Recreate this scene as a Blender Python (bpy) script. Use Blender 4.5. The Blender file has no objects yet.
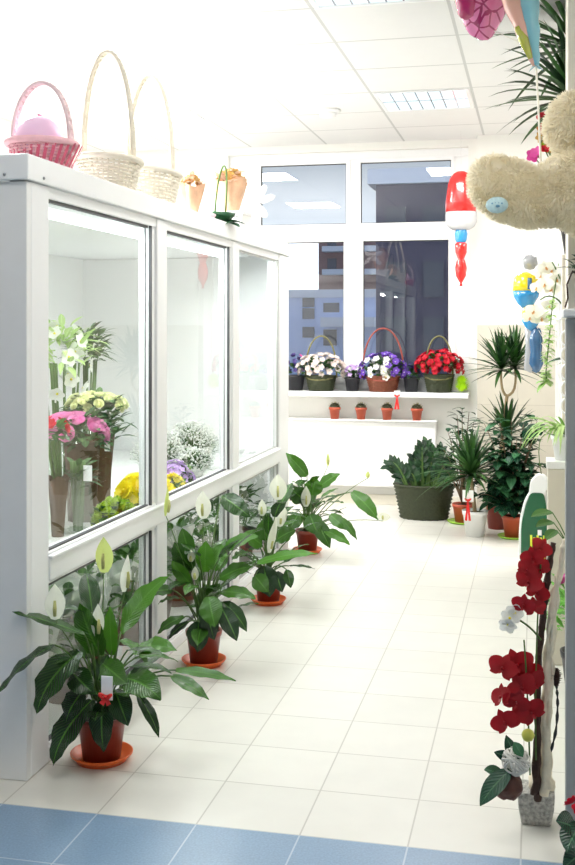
import bpy, bmesh, math, random
from mathutils import Vector as V, Matrix, Euler, noise
R = random.Random(7)
SC = bpy.context.scene
COL = SC.collection
PI = math.pi

# ---------------------------------------------------------------- survey of the room (metres)
FOC, CX, HY, EYE = 1083., 287.5, 329., 1.37
TH = math.atan(247.5 / FOC); SN, CN = math.sin(TH), math.cos(TH)
def P(u, v, Y):                       # point of the room at distance Y down the aisle
    a = (u - CX) / FOC
    t = Y / (CN + a * SN)
    return V(((-SN + a * CN) * t, Y, EYE + (HY - v) / FOC * t))

# ---------------------------------------------------------------- materials
def srgb(c):
    return tuple((x / 12.92 if x <= .04045 else ((x + .055) / 1.055) ** 2.4) for x in c)
def mat(name, col, rough=.5, metal=0., var=.12, scale=18., bump=0., bscale=60., spec=.5, coat=0., sheen=0., wave=None):
    m = bpy.data.materials.new(name); m.use_nodes = True
    n = m.node_tree.nodes; l = m.node_tree.links
    b = n['Principled BSDF']
    b.inputs['Roughness'].default_value = rough; b.inputs['Metallic'].default_value = metal
    b.inputs['Specular IOR Level'].default_value = spec
    if coat: b.inputs['Coat Weight'].default_value = coat
    if sheen: b.inputs['Sheen Weight'].default_value = sheen
    tc = n.new('ShaderNodeTexCoord'); nz = n.new('ShaderNodeTexNoise'); nz.inputs['Scale'].default_value = scale
    nz.inputs['Detail'].default_value = 3
    l.new(tc.outputs['Object'], nz.inputs['Vector'])
    mx = n.new('ShaderNodeMix'); mx.data_type = 'RGBA'
    l.new(nz.outputs['Fac'], mx.inputs['Factor'])
    mx.inputs['A'].default_value = tuple(max(0, c * (1 - var)) for c in col) + (1,)
    mx.inputs['B'].default_value = tuple(min(1, c * (1 + var)) for c in col) + (1,)
    l.new(mx.outputs['Result'], b.inputs['Base Color'])
    if bump:
        if wave:
            t = n.new('ShaderNodeTexWave'); t.inputs['Scale'].default_value = wave; t.bands_direction = 'Z'
            t.inputs['Distortion'].default_value = 2.0
            l.new(tc.outputs['Object'], t.inputs['Vector']); o = t.outputs['Fac']
        else:
            t = n.new('ShaderNodeTexNoise'); t.inputs['Scale'].default_value = bscale
            l.new(tc.outputs['Object'], t.inputs['Vector']); o = t.outputs['Fac']
        bp = n.new('ShaderNodeBump'); bp.inputs['Strength'].default_value = bump; bp.inputs['Distance'].default_value = .01
        l.new(o, bp.inputs['Height']); l.new(bp.outputs['Normal'], b.inputs['Normal'])
    return m

def leafmat(name, dark, light, rough=.32, transl=.25, veins=14., vein=.35, mid=.5):
    """leaf skin: colour runs with the leaf's own age attribute, paler midrib and side veins along the blade's UV"""
    m = bpy.data.materials.new(name); m.use_nodes = True
    n = m.node_tree.nodes; l = m.node_tree.links; b = n['Principled BSDF']; out = n['Material Output']
    b.inputs['Roughness'].default_value = rough
    at = n.new('ShaderNodeAttribute'); at.attribute_name = 'age'
    cr = n.new('ShaderNodeMix'); cr.data_type = 'RGBA'
    cr.inputs['A'].default_value = dark + (1,); cr.inputs['B'].default_value = light + (1,)
    l.new(at.outputs['Fac'], cr.inputs['Factor'])
    uv = n.new('ShaderNodeUVMap'); uv.uv_map = 'UVMap'
    sp = n.new('ShaderNodeSeparateXYZ'); l.new(uv.outputs['UV'], sp.inputs['Vector'])
    def mth(op, a, bb=None, c=None):
        q = n.new('ShaderNodeMath'); q.operation = op
        for i, x in enumerate((a, bb, c)):
            if x is None: continue
            if isinstance(x, (int, float)): q.inputs[i].default_value = x
            else: l.new(x, q.inputs[i])
        return q.outputs[0]
    av = mth('ABSOLUTE', mth('SUBTRACT', sp.outputs['Y'], .5))
    midr = mth('LESS_THAN', av, .035)
    ph = mth('SUBTRACT', mth('MULTIPLY', sp.outputs['X'], veins), mth('MULTIPLY', av, veins * .55))
    vv = mth('POWER', mth('ABSOLUTE', mth('SINE', mth('MULTIPLY', ph, PI))), 3.0)
    fac = mth('MAXIMUM', mth('MULTIPLY', midr, mid), mth('MULTIPLY', vv, vein))
    c2 = n.new('ShaderNodeMix'); c2.data_type = 'RGBA'
    l.new(fac, c2.inputs['Factor']); l.new(cr.outputs['Result'], c2.inputs['A'])
    c2.inputs['B'].default_value = tuple(min(1, x * 1.3 + .03) for x in light) + (1,)
    l.new(c2.outputs['Result'], b.inputs['Base Color'])
    bp = n.new('ShaderNodeBump'); bp.inputs['Strength'].default_value = .35; bp.inputs['Distance'].default_value = .006
    l.new(vv, bp.inputs['Height']); l.new(bp.outputs['Normal'], b.inputs['Normal'])
    tr = n.new('ShaderNodeBsdfTranslucent'); l.new(c2.outputs['Result'], tr.inputs['Color'])
    ms = n.new('ShaderNodeMixShader'); ms.inputs[0].default_value = transl
    l.new(b.outputs[0], ms.inputs[1]); l.new(tr.outputs[0], ms.inputs[2]); l.new(ms.outputs[0], out.inputs['Surface'])
    return m

def petalmat(name, col, transl=.35, rough=.55, var=.12):
    m = mat(name, col, rough, var=var, scale=40)
    n = m.node_tree.nodes; l = m.node_tree.links
    tr = n.new('ShaderNodeBsdfTranslucent'); tr.inputs['Color'].default_value = col + (1,)
    ms = n.new('ShaderNodeMixShader'); ms.inputs[0].default_value = transl
    l.new(n['Principled BSDF'].outputs[0], ms.inputs[1]); l.new(tr.outputs[0], ms.inputs[2])
    l.new(ms.outputs[0], n['Material Output'].inputs['Surface'])
    return m

def glassmat(name, tint=(.96, .98, .97), extra=.03, rough=0., ior=1.45, film=0.):
    """thin clear sheet: see-through with a Fresnel mirror coat"""
    m = bpy.data.materials.new(name); m.use_nodes = True
    n = m.node_tree.nodes; l = m.node_tree.links
    n.remove(n['Principled BSDF'])
    t = n.new('ShaderNodeBsdfTransparent'); t.inputs['Color'].default_value = tint + (1,)
    g = n.new('ShaderNodeBsdfGlossy'); g.inputs['Roughness'].default_value = rough
    f = n.new('ShaderNodeFresnel'); f.inputs['IOR'].default_value = ior
    a = n.new('ShaderNodeMath'); a.operation = 'ADD'; a.use_clamp = True; a.inputs[1].default_value = extra
    l.new(f.outputs[0], a.inputs[0])
    ge = n.new('ShaderNodeNewGeometry'); fr = n.new('ShaderNodeMath'); fr.operation = 'SUBTRACT'; fr.inputs[0].default_value = 1.
    l.new(ge.outputs['Backfacing'], fr.inputs[1]); am = n.new('ShaderNodeMath'); am.operation = 'MULTIPLY'   # the mirror coat sits on the entry face only
    l.new(a.outputs[0], am.inputs[0]); l.new(fr.outputs[0], am.inputs[1]); a = am
    ms = n.new('ShaderNodeMixShader'); l.new(a.outputs[0], ms.inputs[0])
    l.new(t.outputs[0], ms.inputs[1]); l.new(g.outputs[0], ms.inputs[2])
    last = ms
    if film:
        d = n.new('ShaderNodeBsdfDiffuse'); d.inputs['Color'].default_value = (.85, .87, .85, 1)
        m2 = n.new('ShaderNodeMixShader'); m2.inputs[0].default_value = film
        l.new(ms.outputs[0], m2.inputs[1]); l.new(d.outputs[0], m2.inputs[2]); last = m2
    l.new(last.outputs[0], n['Material Output'].inputs['Surface'])
    return m

def emit(name, col, s):
    m = bpy.data.materials.new(name); m.use_nodes = True
    n = m.node_tree.nodes; l = m.node_tree.links; n.remove(n['Principled BSDF'])
    e = n.new('ShaderNodeEmission'); e.inputs['Color'].default_value = col + (1,); e.inputs['Strength'].default_value = s
    l.new(e.outputs[0], n['Material Output'].inputs['Surface']); return m

def gridmat(name, col, line, sx, sy, ox, oy, w, rough, bands=None, var=.05, bump=.3, linew2=None):
    """square tiles in room coordinates: pitch sx, sy; bands = (y, colour, line colour) for the tiles nearer than y"""
    m = bpy.data.materials.new(name); m.use_nodes = True
    n = m.node_tree.nodes; l = m.node_tree.links; b = n['Principled BSDF']
    b.inputs['Roughness'].default_value = rough
    tc = n.new('ShaderNodeTexCoord'); sp = n.new('ShaderNodeSeparateXYZ'); l.new(tc.outputs['Object'], sp.inputs['Vector'])
    def mth(op, a, bb=None):
        q = n.new('ShaderNodeMath'); q.operation = op
        for i, x in enumerate((a, bb)):
            if x is None: continue
            if isinstance(x, (int, float)): q.inputs[i].default_value = x
            else: l.new(x, q.inputs[i])
        return q.outputs[0]
    def cell(o, s, off):
        q = mth('DIVIDE', mth('SUBTRACT', o, off), s)
        fr = mth('FRACT', q)
        d = mth('MULTIPLY', mth('MINIMUM', fr, mth('SUBTRACT', 1.0, fr)), s)
        return mth('LESS_THAN', d, w / 2), mth('FLOOR', q)
    lx, ix = cell(sp.outputs['X'], sx, ox); ly, iy = cell(sp.outputs['Y'] if sy > 0 else sp.outputs['Z'], abs(sy), oy)
    ln = mth('MAXIMUM', lx, ly)
    cb = n.new('ShaderNodeCombineXYZ'); l.new(ix, cb.inputs[0]); l.new(iy, cb.inputs[1])
    wn = n.new('ShaderNodeTexWhiteNoise'); wn.noise_dimensions = '3D'; l.new(cb.outputs[0], wn.inputs['Vector'])
    nz = n.new('ShaderNodeTexNoise'); nz.inputs['Scale'].default_value = 9; nz.inputs['Detail'].default_value = 4
    l.new(tc.outputs['Object'], nz.inputs['Vector'])
    k = mth('ADD', mth('MULTIPLY', mth('SUBTRACT', wn.outputs['Value'], .5), var), mth('MULTIPLY', mth('SUBTRACT', nz.outputs['Fac'], .5), var * 2))
    def rgb(c):
        q = n.new('ShaderNodeRGB'); q.outputs[0].default_value = c + (1,); return q.outputs[0]
    def mix(f, a, bb):
        q = n.new('ShaderNodeMix'); q.data_type = 'RGBA'; l.new(f, q.inputs['Factor']); l.new(a, q.inputs['A']); l.new(bb, q.inputs['B']); return q.outputs['Result']
    tile, lines = rgb(col), rgb(line)
    if bands:
        near = mth('LESS_THAN', sp.outputs['Y'], bands[0])
        sp2 = n.new('ShaderNodeTexNoise'); sp2.inputs['Scale'].default_value = 160; l.new(tc.outputs['Object'], sp2.inputs['Vector'])
        blue = mix(sp2.outputs['Fac'], rgb(tuple(x * .72 for x in bands[1])), rgb(tuple(min(1, x * 1.28) for x in bands[1])))
        tile = mix(near, tile, blue); lines = mix(near, lines, rgb(bands[2]))
    hs = n.new('ShaderNodeHueSaturation'); l.new(tile, hs.inputs['Color']); l.new(mth('ADD', k, 1.0), hs.inputs['Value'])
    l.new(mix(ln, hs.outputs[0], lines), b.inputs['Base Color'])
    bp = n.new('ShaderNodeBump'); bp.inputs['Strength'].default_value = bump; bp.inputs['Distance'].default_value = .003; bp.invert = True
    l.new(ln, bp.inputs['Height']); l.new(bp.outputs['Normal'], b.inputs['Normal'])
    return m

M = {}
M['floor'] = gridmat('floor_tiles', (.73, .715, .66), (.50, .48, .43), .2925, .2925, -1.4985, 2.864, .0045, .30,
                     bands=(2.864, (.20, .31, .45), (.42, .50, .58)))
M['ceiling'] = gridmat('ceiling_tiles', (.80, .795, .79), (.56, .56, .555), .6165, .6, -.994, 5.446, .016, .85, var=.02, bump=.5)
M['wall'] = mat('painted_plaster', (.86, .855, .82), .8, var=.02, scale=5, bump=.06, bscale=90)
M['cream'] = mat('cream_plaster', (.80, .76, .66), .8, var=.03, scale=5)
M['dado'] = gridmat('dado_tiles', (.60, .56, .48), (.50, .46, .39), .30, -.30, -.426, 1.40, .004, .3, var=.06)
M['upvc'] = mat('white_upvc', (.87, .88, .89), .35, var=.015)
M['panel'] = mat('white_laminate', (.82, .82, .815), .4, var=.02)
M['rad'] = mat('white_enamel', (.90, .90, .90), .35, var=.01)
M['gasket'] = mat('rubber_gasket', (.07, .07, .075), .6)
M['screw'] = mat('steel', (.35, .35, .36), .35, metal=1)
M['alu'] = mat('grey_aluminium', (.43, .425, .41), .45, metal=.25, var=.06)
M['glass'] = glassmat('cooler_glass', (.95, .97, .965), .02)
M['winglass'] = glassmat('window_glass', (.90, .93, .95), .05, ior=1.55)
M['film'] = glassmat('florist_film', (.90, .92, .84), .06, rough=.12, film=.5)
M['sleeve'] = glassmat('clear_sleeve', (.97, .98, .97), .05, rough=.08, film=.13)
M['terra'] = mat('red_brown_plastic', (.23, .035, .022), .35, var=.08)
M['terra2'] = mat('terracotta_plastic', (.48, .085, .04), .45, var=.08)
M['orange'] = mat('orange_plastic', (.80, .13, .02), .35, var=.05)
M['lime'] = mat('lime_plastic', (.35, .62, .05), .4)
M['whitepot'] = mat('white_plastic', (.85, .85, .84), .35, var=.02)
M['blackpot'] = mat('black_plastic', (.02, .02, .025), .4)
M['soil'] = mat('potting_soil', (.035, .022, .014), .95, var=.5, scale=80, bump=.8)
M['lily'] = leafmat('lily_leaf', (.004, .022, .009), (.075, .25, .012), .22, .16, 16, .14)
M['stem'] = mat('green_stem', (.07, .15, .025), .5, var=.2)
M['spathe'] = petalmat('lily_spathe', (.88, .90, .78), .4)
M['spathe_g'] = petalmat('young_spathe', (.68, .78, .25), .4)
M['spadix'] = mat('spadix', (.55, .55, .20), .8, bump=.6, bscale=250)
M['dracaena'] = leafmat('dracaena_leaf', (.004, .022, .008), (.035, .12, .018), .4, .15, 0, 0, .3)
M['palm'] = leafmat('cordyline_leaf', (.012, .05, .015), (.10, .26, .05), .4, .2, 0, 0, .3)
M['spider'] = leafmat('spider_leaf', (.16, .36, .05), (.55, .72, .30), .45, .35, 0, 0, .8)
M['zz'] = leafmat('zamioculcas_leaf', (.004, .022, .010), (.02, .085, .022), .22, .06, 6, .08)
M['ficus'] = leafmat('ficus_leaf', (.008, .045, .028), (.06, .20, .08), .25, .12, 10, .12)
M['foliage'] = leafmat('cut_foliage', (.008, .045, .012), (.10, .25, .04), .5, .25, 10, .15)
M['bright'] = leafmat('bright_leaf', (.07, .30, .03), (.25, .62, .10), .4, .3, 10, .15)
M['bark'] = mat('brown_bark', (.16, .10, .055), .8, var=.3, scale=40, bump=.5)
M['bark_pale'] = mat('pale_cane', (.36, .27, .15), .7, var=.25, scale=40, bump=.4)
M['bleached'] = mat('bleached_wood', (.80, .70, .54), .75, var=.3, scale=30, bump=.5, bscale=30)
M['bark_dark'] = mat('dark_bark', (.05, .022, .014), .7, var=.4, scale=30, bump=.7)
M['white_rattan'] = mat('white_rattan', (.74, .72, .66), .6, var=.1)
M['wicker_green'] = mat('green_wicker', (.04, .05, .022), .6, var=.35, scale=60, bump=.6)
M['wicker_brown'] = mat('brown_wicker', (.20, .055, .025), .55, var=.3, scale=60, bump=.5)
M['wicker_white'] = mat('white_wicker', (.70, .65, .55), .6, var=.08)
M['wicker_pink'] = mat('pink_wicker', (.86, .50, .55), .6, var=.15, scale=40)
M['pale_pink'] = mat('pale_pink_cane', (.90, .68, .70), .55, var=.18, scale=50)
M['rose_ribbon'] = mat('rose_ribbon', (.62, .10, .18), .45, var=.2)
M['cane_yellow'] = mat('yellow_cane', (.38, .34, .13), .5, var=.2)
M['cane_olive'] = mat('olive_cane', (.16, .15, .05), .5, var=.2)
M['cane_red'] = mat('red_cane', (.28, .05, .03), .5, var=.2)
M['kraft'] = mat('kraft_wrap', (.085, .045, .02), .75, var=.3, scale=12, bump=.5, bscale=18)
M['card'] = mat('white_card', (.88, .88, .87), .6, var=.01)
M['red_ribbon'] = mat('red_ribbon', (.70, .02, .02), .35)
M['pinkpaper'] = mat('pink_tissue', (.90, .64, .70), .6, var=.06)
M['peachfilm'] = mat('peach_wrap', (.74, .42, .27), .4, var=.5, scale=14, bump=.6, bscale=20)
M['bowwhite'] = mat('white_satin', (.88, .88, .90), .3, var=.02)
M['plush'] = petalmat('cream_plush', (.95, .90, .76), .45, .95, .05)
M['patch'] = mat('blue_embroidery', (.55, .76, .84), .7, var=.35, scale=90)
M['patchdark'] = mat('deep_blue_thread', (.14, .36, .52), .7, var=.3, scale=90)
def foil(name, c): return mat(name, c, .16, var=.06, scale=6, spec=.8, coat=.6, bump=.25, bscale=22)
M['f_red'] = foil('red_foil', (.72, .012, .010)); M['f_white'] = mat('white_foil', (.58, .58, .60), .22, coat=.4)
M['f_blue'] = foil('blue_foil', (.02, .28, .60)); M['f_yellow'] = foil('yellow_foil', (.90, .70, .01))
M['f_pink'] = foil('pink_foil', (.70, .14, .36)); M['f_magenta'] = foil('magenta_foil', (.42, .01, .12))
M['f_sky'] = foil('sky_foil', (.20, .50, .62)); M['f_peach'] = foil('peach_foil', (.75, .42, .34)); M['f_olive'] = foil('olive_foil', (.42, .45, .05))
M['f_grey'] = foil('grey_foil', (.34, .35, .37)); M['f_navy'] = foil('navy_foil', (.03, .11, .24))
M['cord'] = mat('white_cord', (.85, .83, .74), .7)
M['thread'] = glassmat('nylon_thread', (.97, .97, .97), 0)
M['o_red'] = petalmat('red_orchid_petal', (.36, .002, .008), .25, .5, .25); M['o_white'] = petalmat('white_orchid_petal', (.86, .85, .74), .35)
M['o_lip'] = petalmat('orchid_lip', (.75, .42, .18), .3)
M['p_rose'] = petalmat('cream_rose_petal', (.82, .84, .50), .3); M['p_pink'] = petalmat('pink_petal', (.88, .34, .62), .3)
M['p_gchr'] = petalmat('green_mum_petal', (.36, .52, .02), .3); M['p_yel'] = petalmat('yellow_mum_petal', (.95, .80, .02), .3)
M['p_lilac'] = petalmat('lilac_petal', (.62, .42, .78), .3); M['p_white'] = petalmat('white_petal', (.90, .90, .86), .3)
M['p_blush'] = petalmat('blush_petal', (.90, .80, .76), .3); M['p_violet'] = petalmat('violet_petal', (.20, .08, .55), .3)
M['p_red'] = petalmat('crimson_petal', (.62, .008, .03), .25); M['p_navy'] = petalmat('indigo_petal', (.05, .03, .16), .2)
M['p_magenta'] = petalmat('magenta_petal', (.62, .06, .30), .3)
M['p_lime'] = petalmat('lime_petal', (.60, .85, .03), .3); M['p_ochre'] = petalmat('dried_flower', (.50, .30, .08), .3)
M['bottle'] = mat('green_bottle', (.003, .10, .035), .22, var=.05, coat=.5)
M['bottle_mark'] = mat('yellow_print', (.72, .78, .04), .4)
M['shelf'] = mat('white_shelf', (.84, .84, .82), .4, var=.02); M['beige'] = mat('beige_board', (.66, .61, .51), .55, var=.04)
M['louver'] = mat('louver_metal', (.75, .78, .80), .25, metal=.7, var=.02)
M['tube'] = emit('fluorescent_tube', (.95, 1., 1.), 5.); M['bright_diffuser'] = emit('bright_lamp_diffuser', (1., 1., 1.), 5.); M['diffuser'] = emit('lamp_diffuser', (.80, .95, 1.), 1.15)
M['clear_vase'] = glassmat('vase_glass', (.93, .96, .94), .06)

# ---------------------------------------------------------------- mesh builder
class MB:
    def __init__(s): s.v = []; s.f = []; s.uv = []; s.ag = []; s.mi = []; s.age = .4; s.m = 0
    def add(s, vs, fs, uvs=None, smooth=None):
        o = len(s.v); s.v += [tuple(x) for x in vs]; s.f += [tuple(i + o for i in f) for f in fs]
        s.uv += uvs if uvs else [(.25, .3)] * len(vs); s.ag += [s.age] * len(vs); s.mi += [s.m] * len(fs); return s
    def box(s, x0, x1, y0, y1, z0, z1):
        vs = [(x, y, z) for z in (z0, z1) for y in (y0, y1) for x in (x0, x1)]
        return s.add(vs, [(0, 2, 3, 1), (4, 5, 7, 6), (0, 1, 5, 4), (1, 3, 7, 5), (3, 2, 6, 7), (2, 0, 4, 6)])
    def tube(s, pts, r, n=7, cap=True, closed=False):
        pts = [V(p) for p in pts]; k = len(pts)
        rs = r if isinstance(r, (list, tuple)) else [r] * k
        if len(rs) == 2 and k > 2: rs = [rs[0] + (rs[1] - rs[0]) * i / (k - 1) for i in range(k)]
        ref = None; vs = []; fs = []
        for i, p in enumerate(pts):
            if closed: d = pts[(i + 1) % k] - pts[i - 1]
            else: d = pts[min(i + 1, k - 1)] - pts[max(i - 1, 0)]
            d = d.normalized() if d.length > 1e-9 else V((0, 0, 1))
            if ref is None: ref = V((0, 0, 1)) if abs(d.z) < .9 else V((1, 0, 0))
            a = d.cross(ref); a = a.normalized() if a.length > 1e-6 else d.orthogonal().normalized()
            b = a.cross(d).normalized(); ref = b
            for j in range(n):
                t = 2 * PI * j / n; vs.append(p + (a * math.cos(t) + b * math.sin(t)) * rs[i])
        for i in range(k if closed else k - 1):
            for j in range(n):
                i2 = (i + 1) % k
                fs.append((i * n + j, i * n + (j + 1) % n, i2 * n + (j + 1) % n, i2 * n + j))
        if cap and not closed:
            fs.append(tuple(range(n))[::-1]); fs.append(tuple((k - 1) * n + j for j in range(n)))
        return s.add(vs, fs)
    def lathe(s, c, prof, n=24, sx=1., sy=1., wob=None):
        c = V(c); k = len(prof); vs = []; fs = []
        for i, (r, z) in enumerate(prof):
            for j in range(n):
                t = 2 * PI * j / n; w = wob(t, i / (k - 1)) if wob else 1
                vs.append(c + V((r * w * sx * math.cos(t), r * w * sy * math.sin(t), z)))
        for i in range(k - 1):
            for j in range(n): fs.append((i * n + j, i * n + (j + 1) % n, (i + 1) * n + (j + 1) % n, (i + 1) * n + j))
        if prof[0][0] > 1e-6: fs.append(tuple(range(n))[::-1])
        if prof[-1][0] > 1e-6: fs.append(tuple((k - 1) * n + j for j in range(n)))
        return s.add(vs, fs)
    def ball(s, c, r, n=10, m=8, rough=0., rot=None):
        c = V(c); rr = r if isinstance(r, (tuple, list)) else (r, r, r); vs = []; fs = []
        for i in range(m + 1):
            p = PI * i / m
            for j in range(n):
                t = 2 * PI * j / n
                d = V((math.sin(p) * math.cos(t), math.sin(p) * math.sin(t), math.cos(p)))
                q = 1 + (rough * noise.noise((d + c * 7) * 2.2) if rough else 0)
                e = V((d.x * rr[0], d.y * rr[1], d.z * rr[2])) * q
                vs.append(c + (rot @ e if rot else e))
        for i in range(m):
            for j in range(n): fs.append((i * n + j, (i + 1) * n + j, (i + 1) * n + (j + 1) % n, i * n + (j + 1) % n))
        return s.add(vs, fs)
    def leaf(s, B, T, w, bend=.12, seg=8, fold=.18, up=(0, 0, 1), prof=None, rip=0., age=None, nx=2, roll=0., droop=0.):
        """a blade from B to T: arched by bend, folded on its midrib; half the width w at its widest"""
        if age is not None: s.age = age
        B = V(B); T = V(T); L = (T - B).length; up = V(up)
        C = (B + T) / 2 + up * bend * L + (T - B) * .08
        vs = []; uv = []; fs = []; ph = (B.x + T.z) * 37
        js = [i / nx for i in range(-nx, nx + 1)]; q = len(js)
        for i in range(seg + 1):
            t = i / seg
            p = B * (1 - t) ** 2 + C * 2 * t * (1 - t) + T * t * t
            d = ((C - B) * (1 - t) + (T - C) * t).normalized()
            sd = d.cross(up)
            sd = sd.normalized() if sd.length > 1e-4 else d.orthogonal().normalized()
            nm = sd.cross(d).normalized()
            if roll: 
                q_ = Matrix.Rotation(roll, 3, d); sd = q_ @ sd; nm = q_ @ nm
            ww = w / 2 * (prof(t) if prof else max(.02, math.sin(PI * min(1, t * .97 + .015) ** .82)))
            for j in js:
                rr = rip * w * math.sin(t * 19 + ph + (2 if j > 0 else 0)) * abs(j) if rip else 0
                vs.append(p + sd * ww * j + nm * (fold * abs(j) * ww - droop * ww * j * j + rr)); uv.append((t, (j + 1) / 2))
        for i in range(seg):
            for j in range(q - 1): fs.append((i * q + j, i * q + j + 1, (i + 1) * q + j + 1, (i + 1) * q + j))
        return s.add(vs, fs, uv)
    def mesh(s, name, mats, smooth=True, origin=V((0, 0, 0))):
        me = bpy.data.meshes.new(name)
        me.from_pydata([(a[0] - origin.x, a[1] - origin.y, a[2] - origin.z) for a in s.v], [], s.f)
        for m in (mats if isinstance(mats, (list, tuple)) else [mats]): me.materials.append(M[m] if isinstance(m, str) else m)
        me.polygons.foreach_set('material_index', s.mi)
        me.polygons.foreach_set('use_smooth', [smooth] * len(s.f))
        u = me.uv_layers.new(name='UVMap'); buf = []
        for lp in me.loops: buf += s.uv[lp.vertex_index]
        u.data.foreach_set('uv', buf)
        a = me.attributes.new('age', 'FLOAT', 'POINT'); a.data.foreach_set('value', s.ag)
        me.update(); return me
    def build(s, name, mats, parent=None, smooth=True, bevel=0., world=True):
        org = V((0, 0, 0))
        if parent is not None and world:
            q = parent
            while q is not None: org += V(q.location); q = q.parent
        me = s.mesh(name, mats, smooth, org)
        o = bpy.data.objects.new(name, me); COL.objects.link(o)
        if parent is not None: o.parent = parent
        if bevel:
            b = o.modifiers.new('bevel', 'BEVEL'); b.width = bevel; b.segments = 2; b.limit_method = 'ANGLE'; b.harden_normals = False
        return o
def tag(o, label=None, cat=None, group=None, kind=None):
    if label: o['label'] = label
    if cat: o['category'] = cat
    if group: o['group'] = group
    if kind: o['kind'] = kind
    return o
def thing(name, loc, label, cat, group=None):
    o = bpy.data.objects.new(name, None); COL.objects.link(o); o.location = loc; o.empty_display_size = .05
    return tag(o, label, cat, group)
def inst(me, name, parent, loc, rot=(0, 0, 0), sc=1.):          # one more part that shares its mesh
    o = bpy.data.objects.new(name, me); COL.objects.link(o); o.parent = parent
    org = V((0, 0, 0)); q = parent
    while q is not None: org += V(q.location); q = q.parent
    o.location = V(loc) - org; o.rotation_euler = rot; o.scale = (sc, sc, sc) if isinstance(sc, (int, float)) else sc; return o
def dup(root, loc, label=None, rotz=None):
    r = root.copy(); COL.objects.link(r); r.location = loc
    if rotz is not None: r.rotation_euler = (0, 0, rotz)
    if label: r['label'] = label
    for ch in list(root.children):
        c = ch.copy(); COL.objects.link(c); c.parent = r
        for g in list(ch.children):
            d = g.copy(); COL.objects.link(d); d.parent = c
    return r
def struct(o): o['kind'] = 'structure'; return o
def bez(a, b, c, n=8): 
    a, b, c = V(a), V(b), V(c)
    return [a * (1 - t) ** 2 + b * 2 * t * (1 - t) + c * t * t for t in [i / n for i in range(n + 1)]]
def arch(c, hx, h, n=18, axis=(1, 0, 0), lean=(0, 0, 0)):
    c = V(c); ax = V(axis).normalized(); le = V(lean)
    return [c + ax * hx * math.cos(PI * i / n) + V((0, 0, h * math.sin(PI * i / n) ** .8)) + le * math.sin(PI * i / n) for i in range(n, -1, -1)]

# ---------------------------------------------------------------- the room
WX0, WX1, WY0, WY1, CZ = -3.6, 1.5, -2.0, 8.434, 2.834
struct(MB().box(WX0, WX1, WY0, 8.7, -.06, 0).build('floor', 'floor', smooth=False))
struct(MB().box(WX0 - .1, WX1 + .1, WY0 - .1, 8.7, CZ, CZ + .06).build('ceiling', 'ceiling', smooth=False))
struct(MB().box(WX0 - .1, WX0, WY0, 8.7, 0, CZ).build('wall_left', 'wall', smooth=False))
struct(MB().box(WX1, WX1 + .1, WY0, 8.7, 0, CZ).build('wall_right', 'wall', smooth=False))
struct(MB().box(WX0 - .1, WX1 + .1, WY0 - .1, WY0, 0, CZ).build('wall_front', 'wall', smooth=False))
# back wall around the window opening (x -2.35..-.548, z .885..2.745), its right part standing 12 cm proud
w = MB(); w.box(WX0, WX1, WY1, 8.7, 0, .84); w.box(WX0, -2.42, WY1, 8.7, .84, CZ); w.box(-.50, WX1, WY1, 8.7, .84, CZ); w.box(-2.42, -.50, WY1, 8.7, 2.775, CZ)
struct(w.build('wall_back', 'wall', smooth=False))
struct(MB().box(-.426, WX1, 8.30, WY1, 1.40, CZ).build('wall_pillar', 'wall', smooth=False))
struct(MB().box(-.426, WX1, 8.30, WY1, 0, 1.40).build('wall_pillar_tiles', 'dado', smooth=False))
struct(MB().box(-2.45, -.49, 8.25, 8.50, .845, .885).build('trim_1', 'upvc', smooth=False, bevel=.006))
struct(MB().box(WX0, -.426, 8.405, WY1, 0, .075).build('baseboard_back', 'cream', smooth=False, bevel=.004))
# window: frame with two columns in view (and one behind the cooler), toplights above casements
win = thing('window_1', (-1.46, 8.53, .885), None, None); win['kind'] = 'structure'
x0, x1, z0, z1, FY0, FY1 = -2.42, -.50, .885, 2.775, 8.49, 8.56
f = MB(); f.box(x0, x1, FY0, FY1, z0, z0 + .05); f.box(x0, x1, FY0, FY1, 2.71, z1); f.box(x0, -2.18, FY0, FY1, z0 + .05, 2.71); f.box(-.615, x1, FY0, FY1, z0 + .05, 2.71)
f.box(-1.44, -1.365, FY0, FY1, z0 + .05, 2.71)
f.box(-2.18, -1.44, FY0, FY1, 2.115, 2.185); f.box(-1.365, -.615, FY0, FY1, 2.115, 2.185)
struct(f.build('window_frame', 'upvc', win, smooth=False, bevel=.004))
def sash(xa, xb, za, zb, b=.055):
    m = MB(); ya, yb = FY0 - .012, FY1 - .015
    m.box(xa, xa + b, ya, yb, za, zb); m.box(xb - b, xb, ya, yb, za, zb); m.box(xa + b, xb - b, ya, yb, za, za + b); m.box(xa + b, xb - b, ya, yb, zb - b, zb)
    s_ = struct(m.build('window_sash', 'upvc', win, smooth=False, bevel=.003))
    g = MB(); e = .006; ya -= .001
    g.box(xa + b, xb - b, ya + .02, ya + .034, za + b, za + b + e); g.box(xa + b, xb - b, ya + .02, ya + .034, zb - b - e, zb - b)
    g.box(xa + b, xa + b + e, ya + .02, ya + .034, za + b + e, zb - b - e); g.box(xb - b - e, xb - b, ya + .02, ya + .034, za + b + e, zb - b - e)
    struct(g.build('window_gasket', 'gasket', s_, smooth=False))
    struct(MB().box(xa + b - .004, xb - b + .004, FY0 + .02, FY0 + .026, za + b - .004, zb - b + .004).build('window_pane', 'winglass', s_, smooth=False))
sash(-2.18, -1.425, .935, 2.12); sash(-1.38, -.60, .935, 2.12)
sash(-2.19, -1.43, 2.175, 2.715, .03); sash(-1.375, -.605, 2.175, 2.715, .03)
struct(MB().box(-1.400, -1.385, 8.455, 8.478, 1.42, 1.52).build('window_handle', 'upvc', win, smooth=False, bevel=.004))
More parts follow.
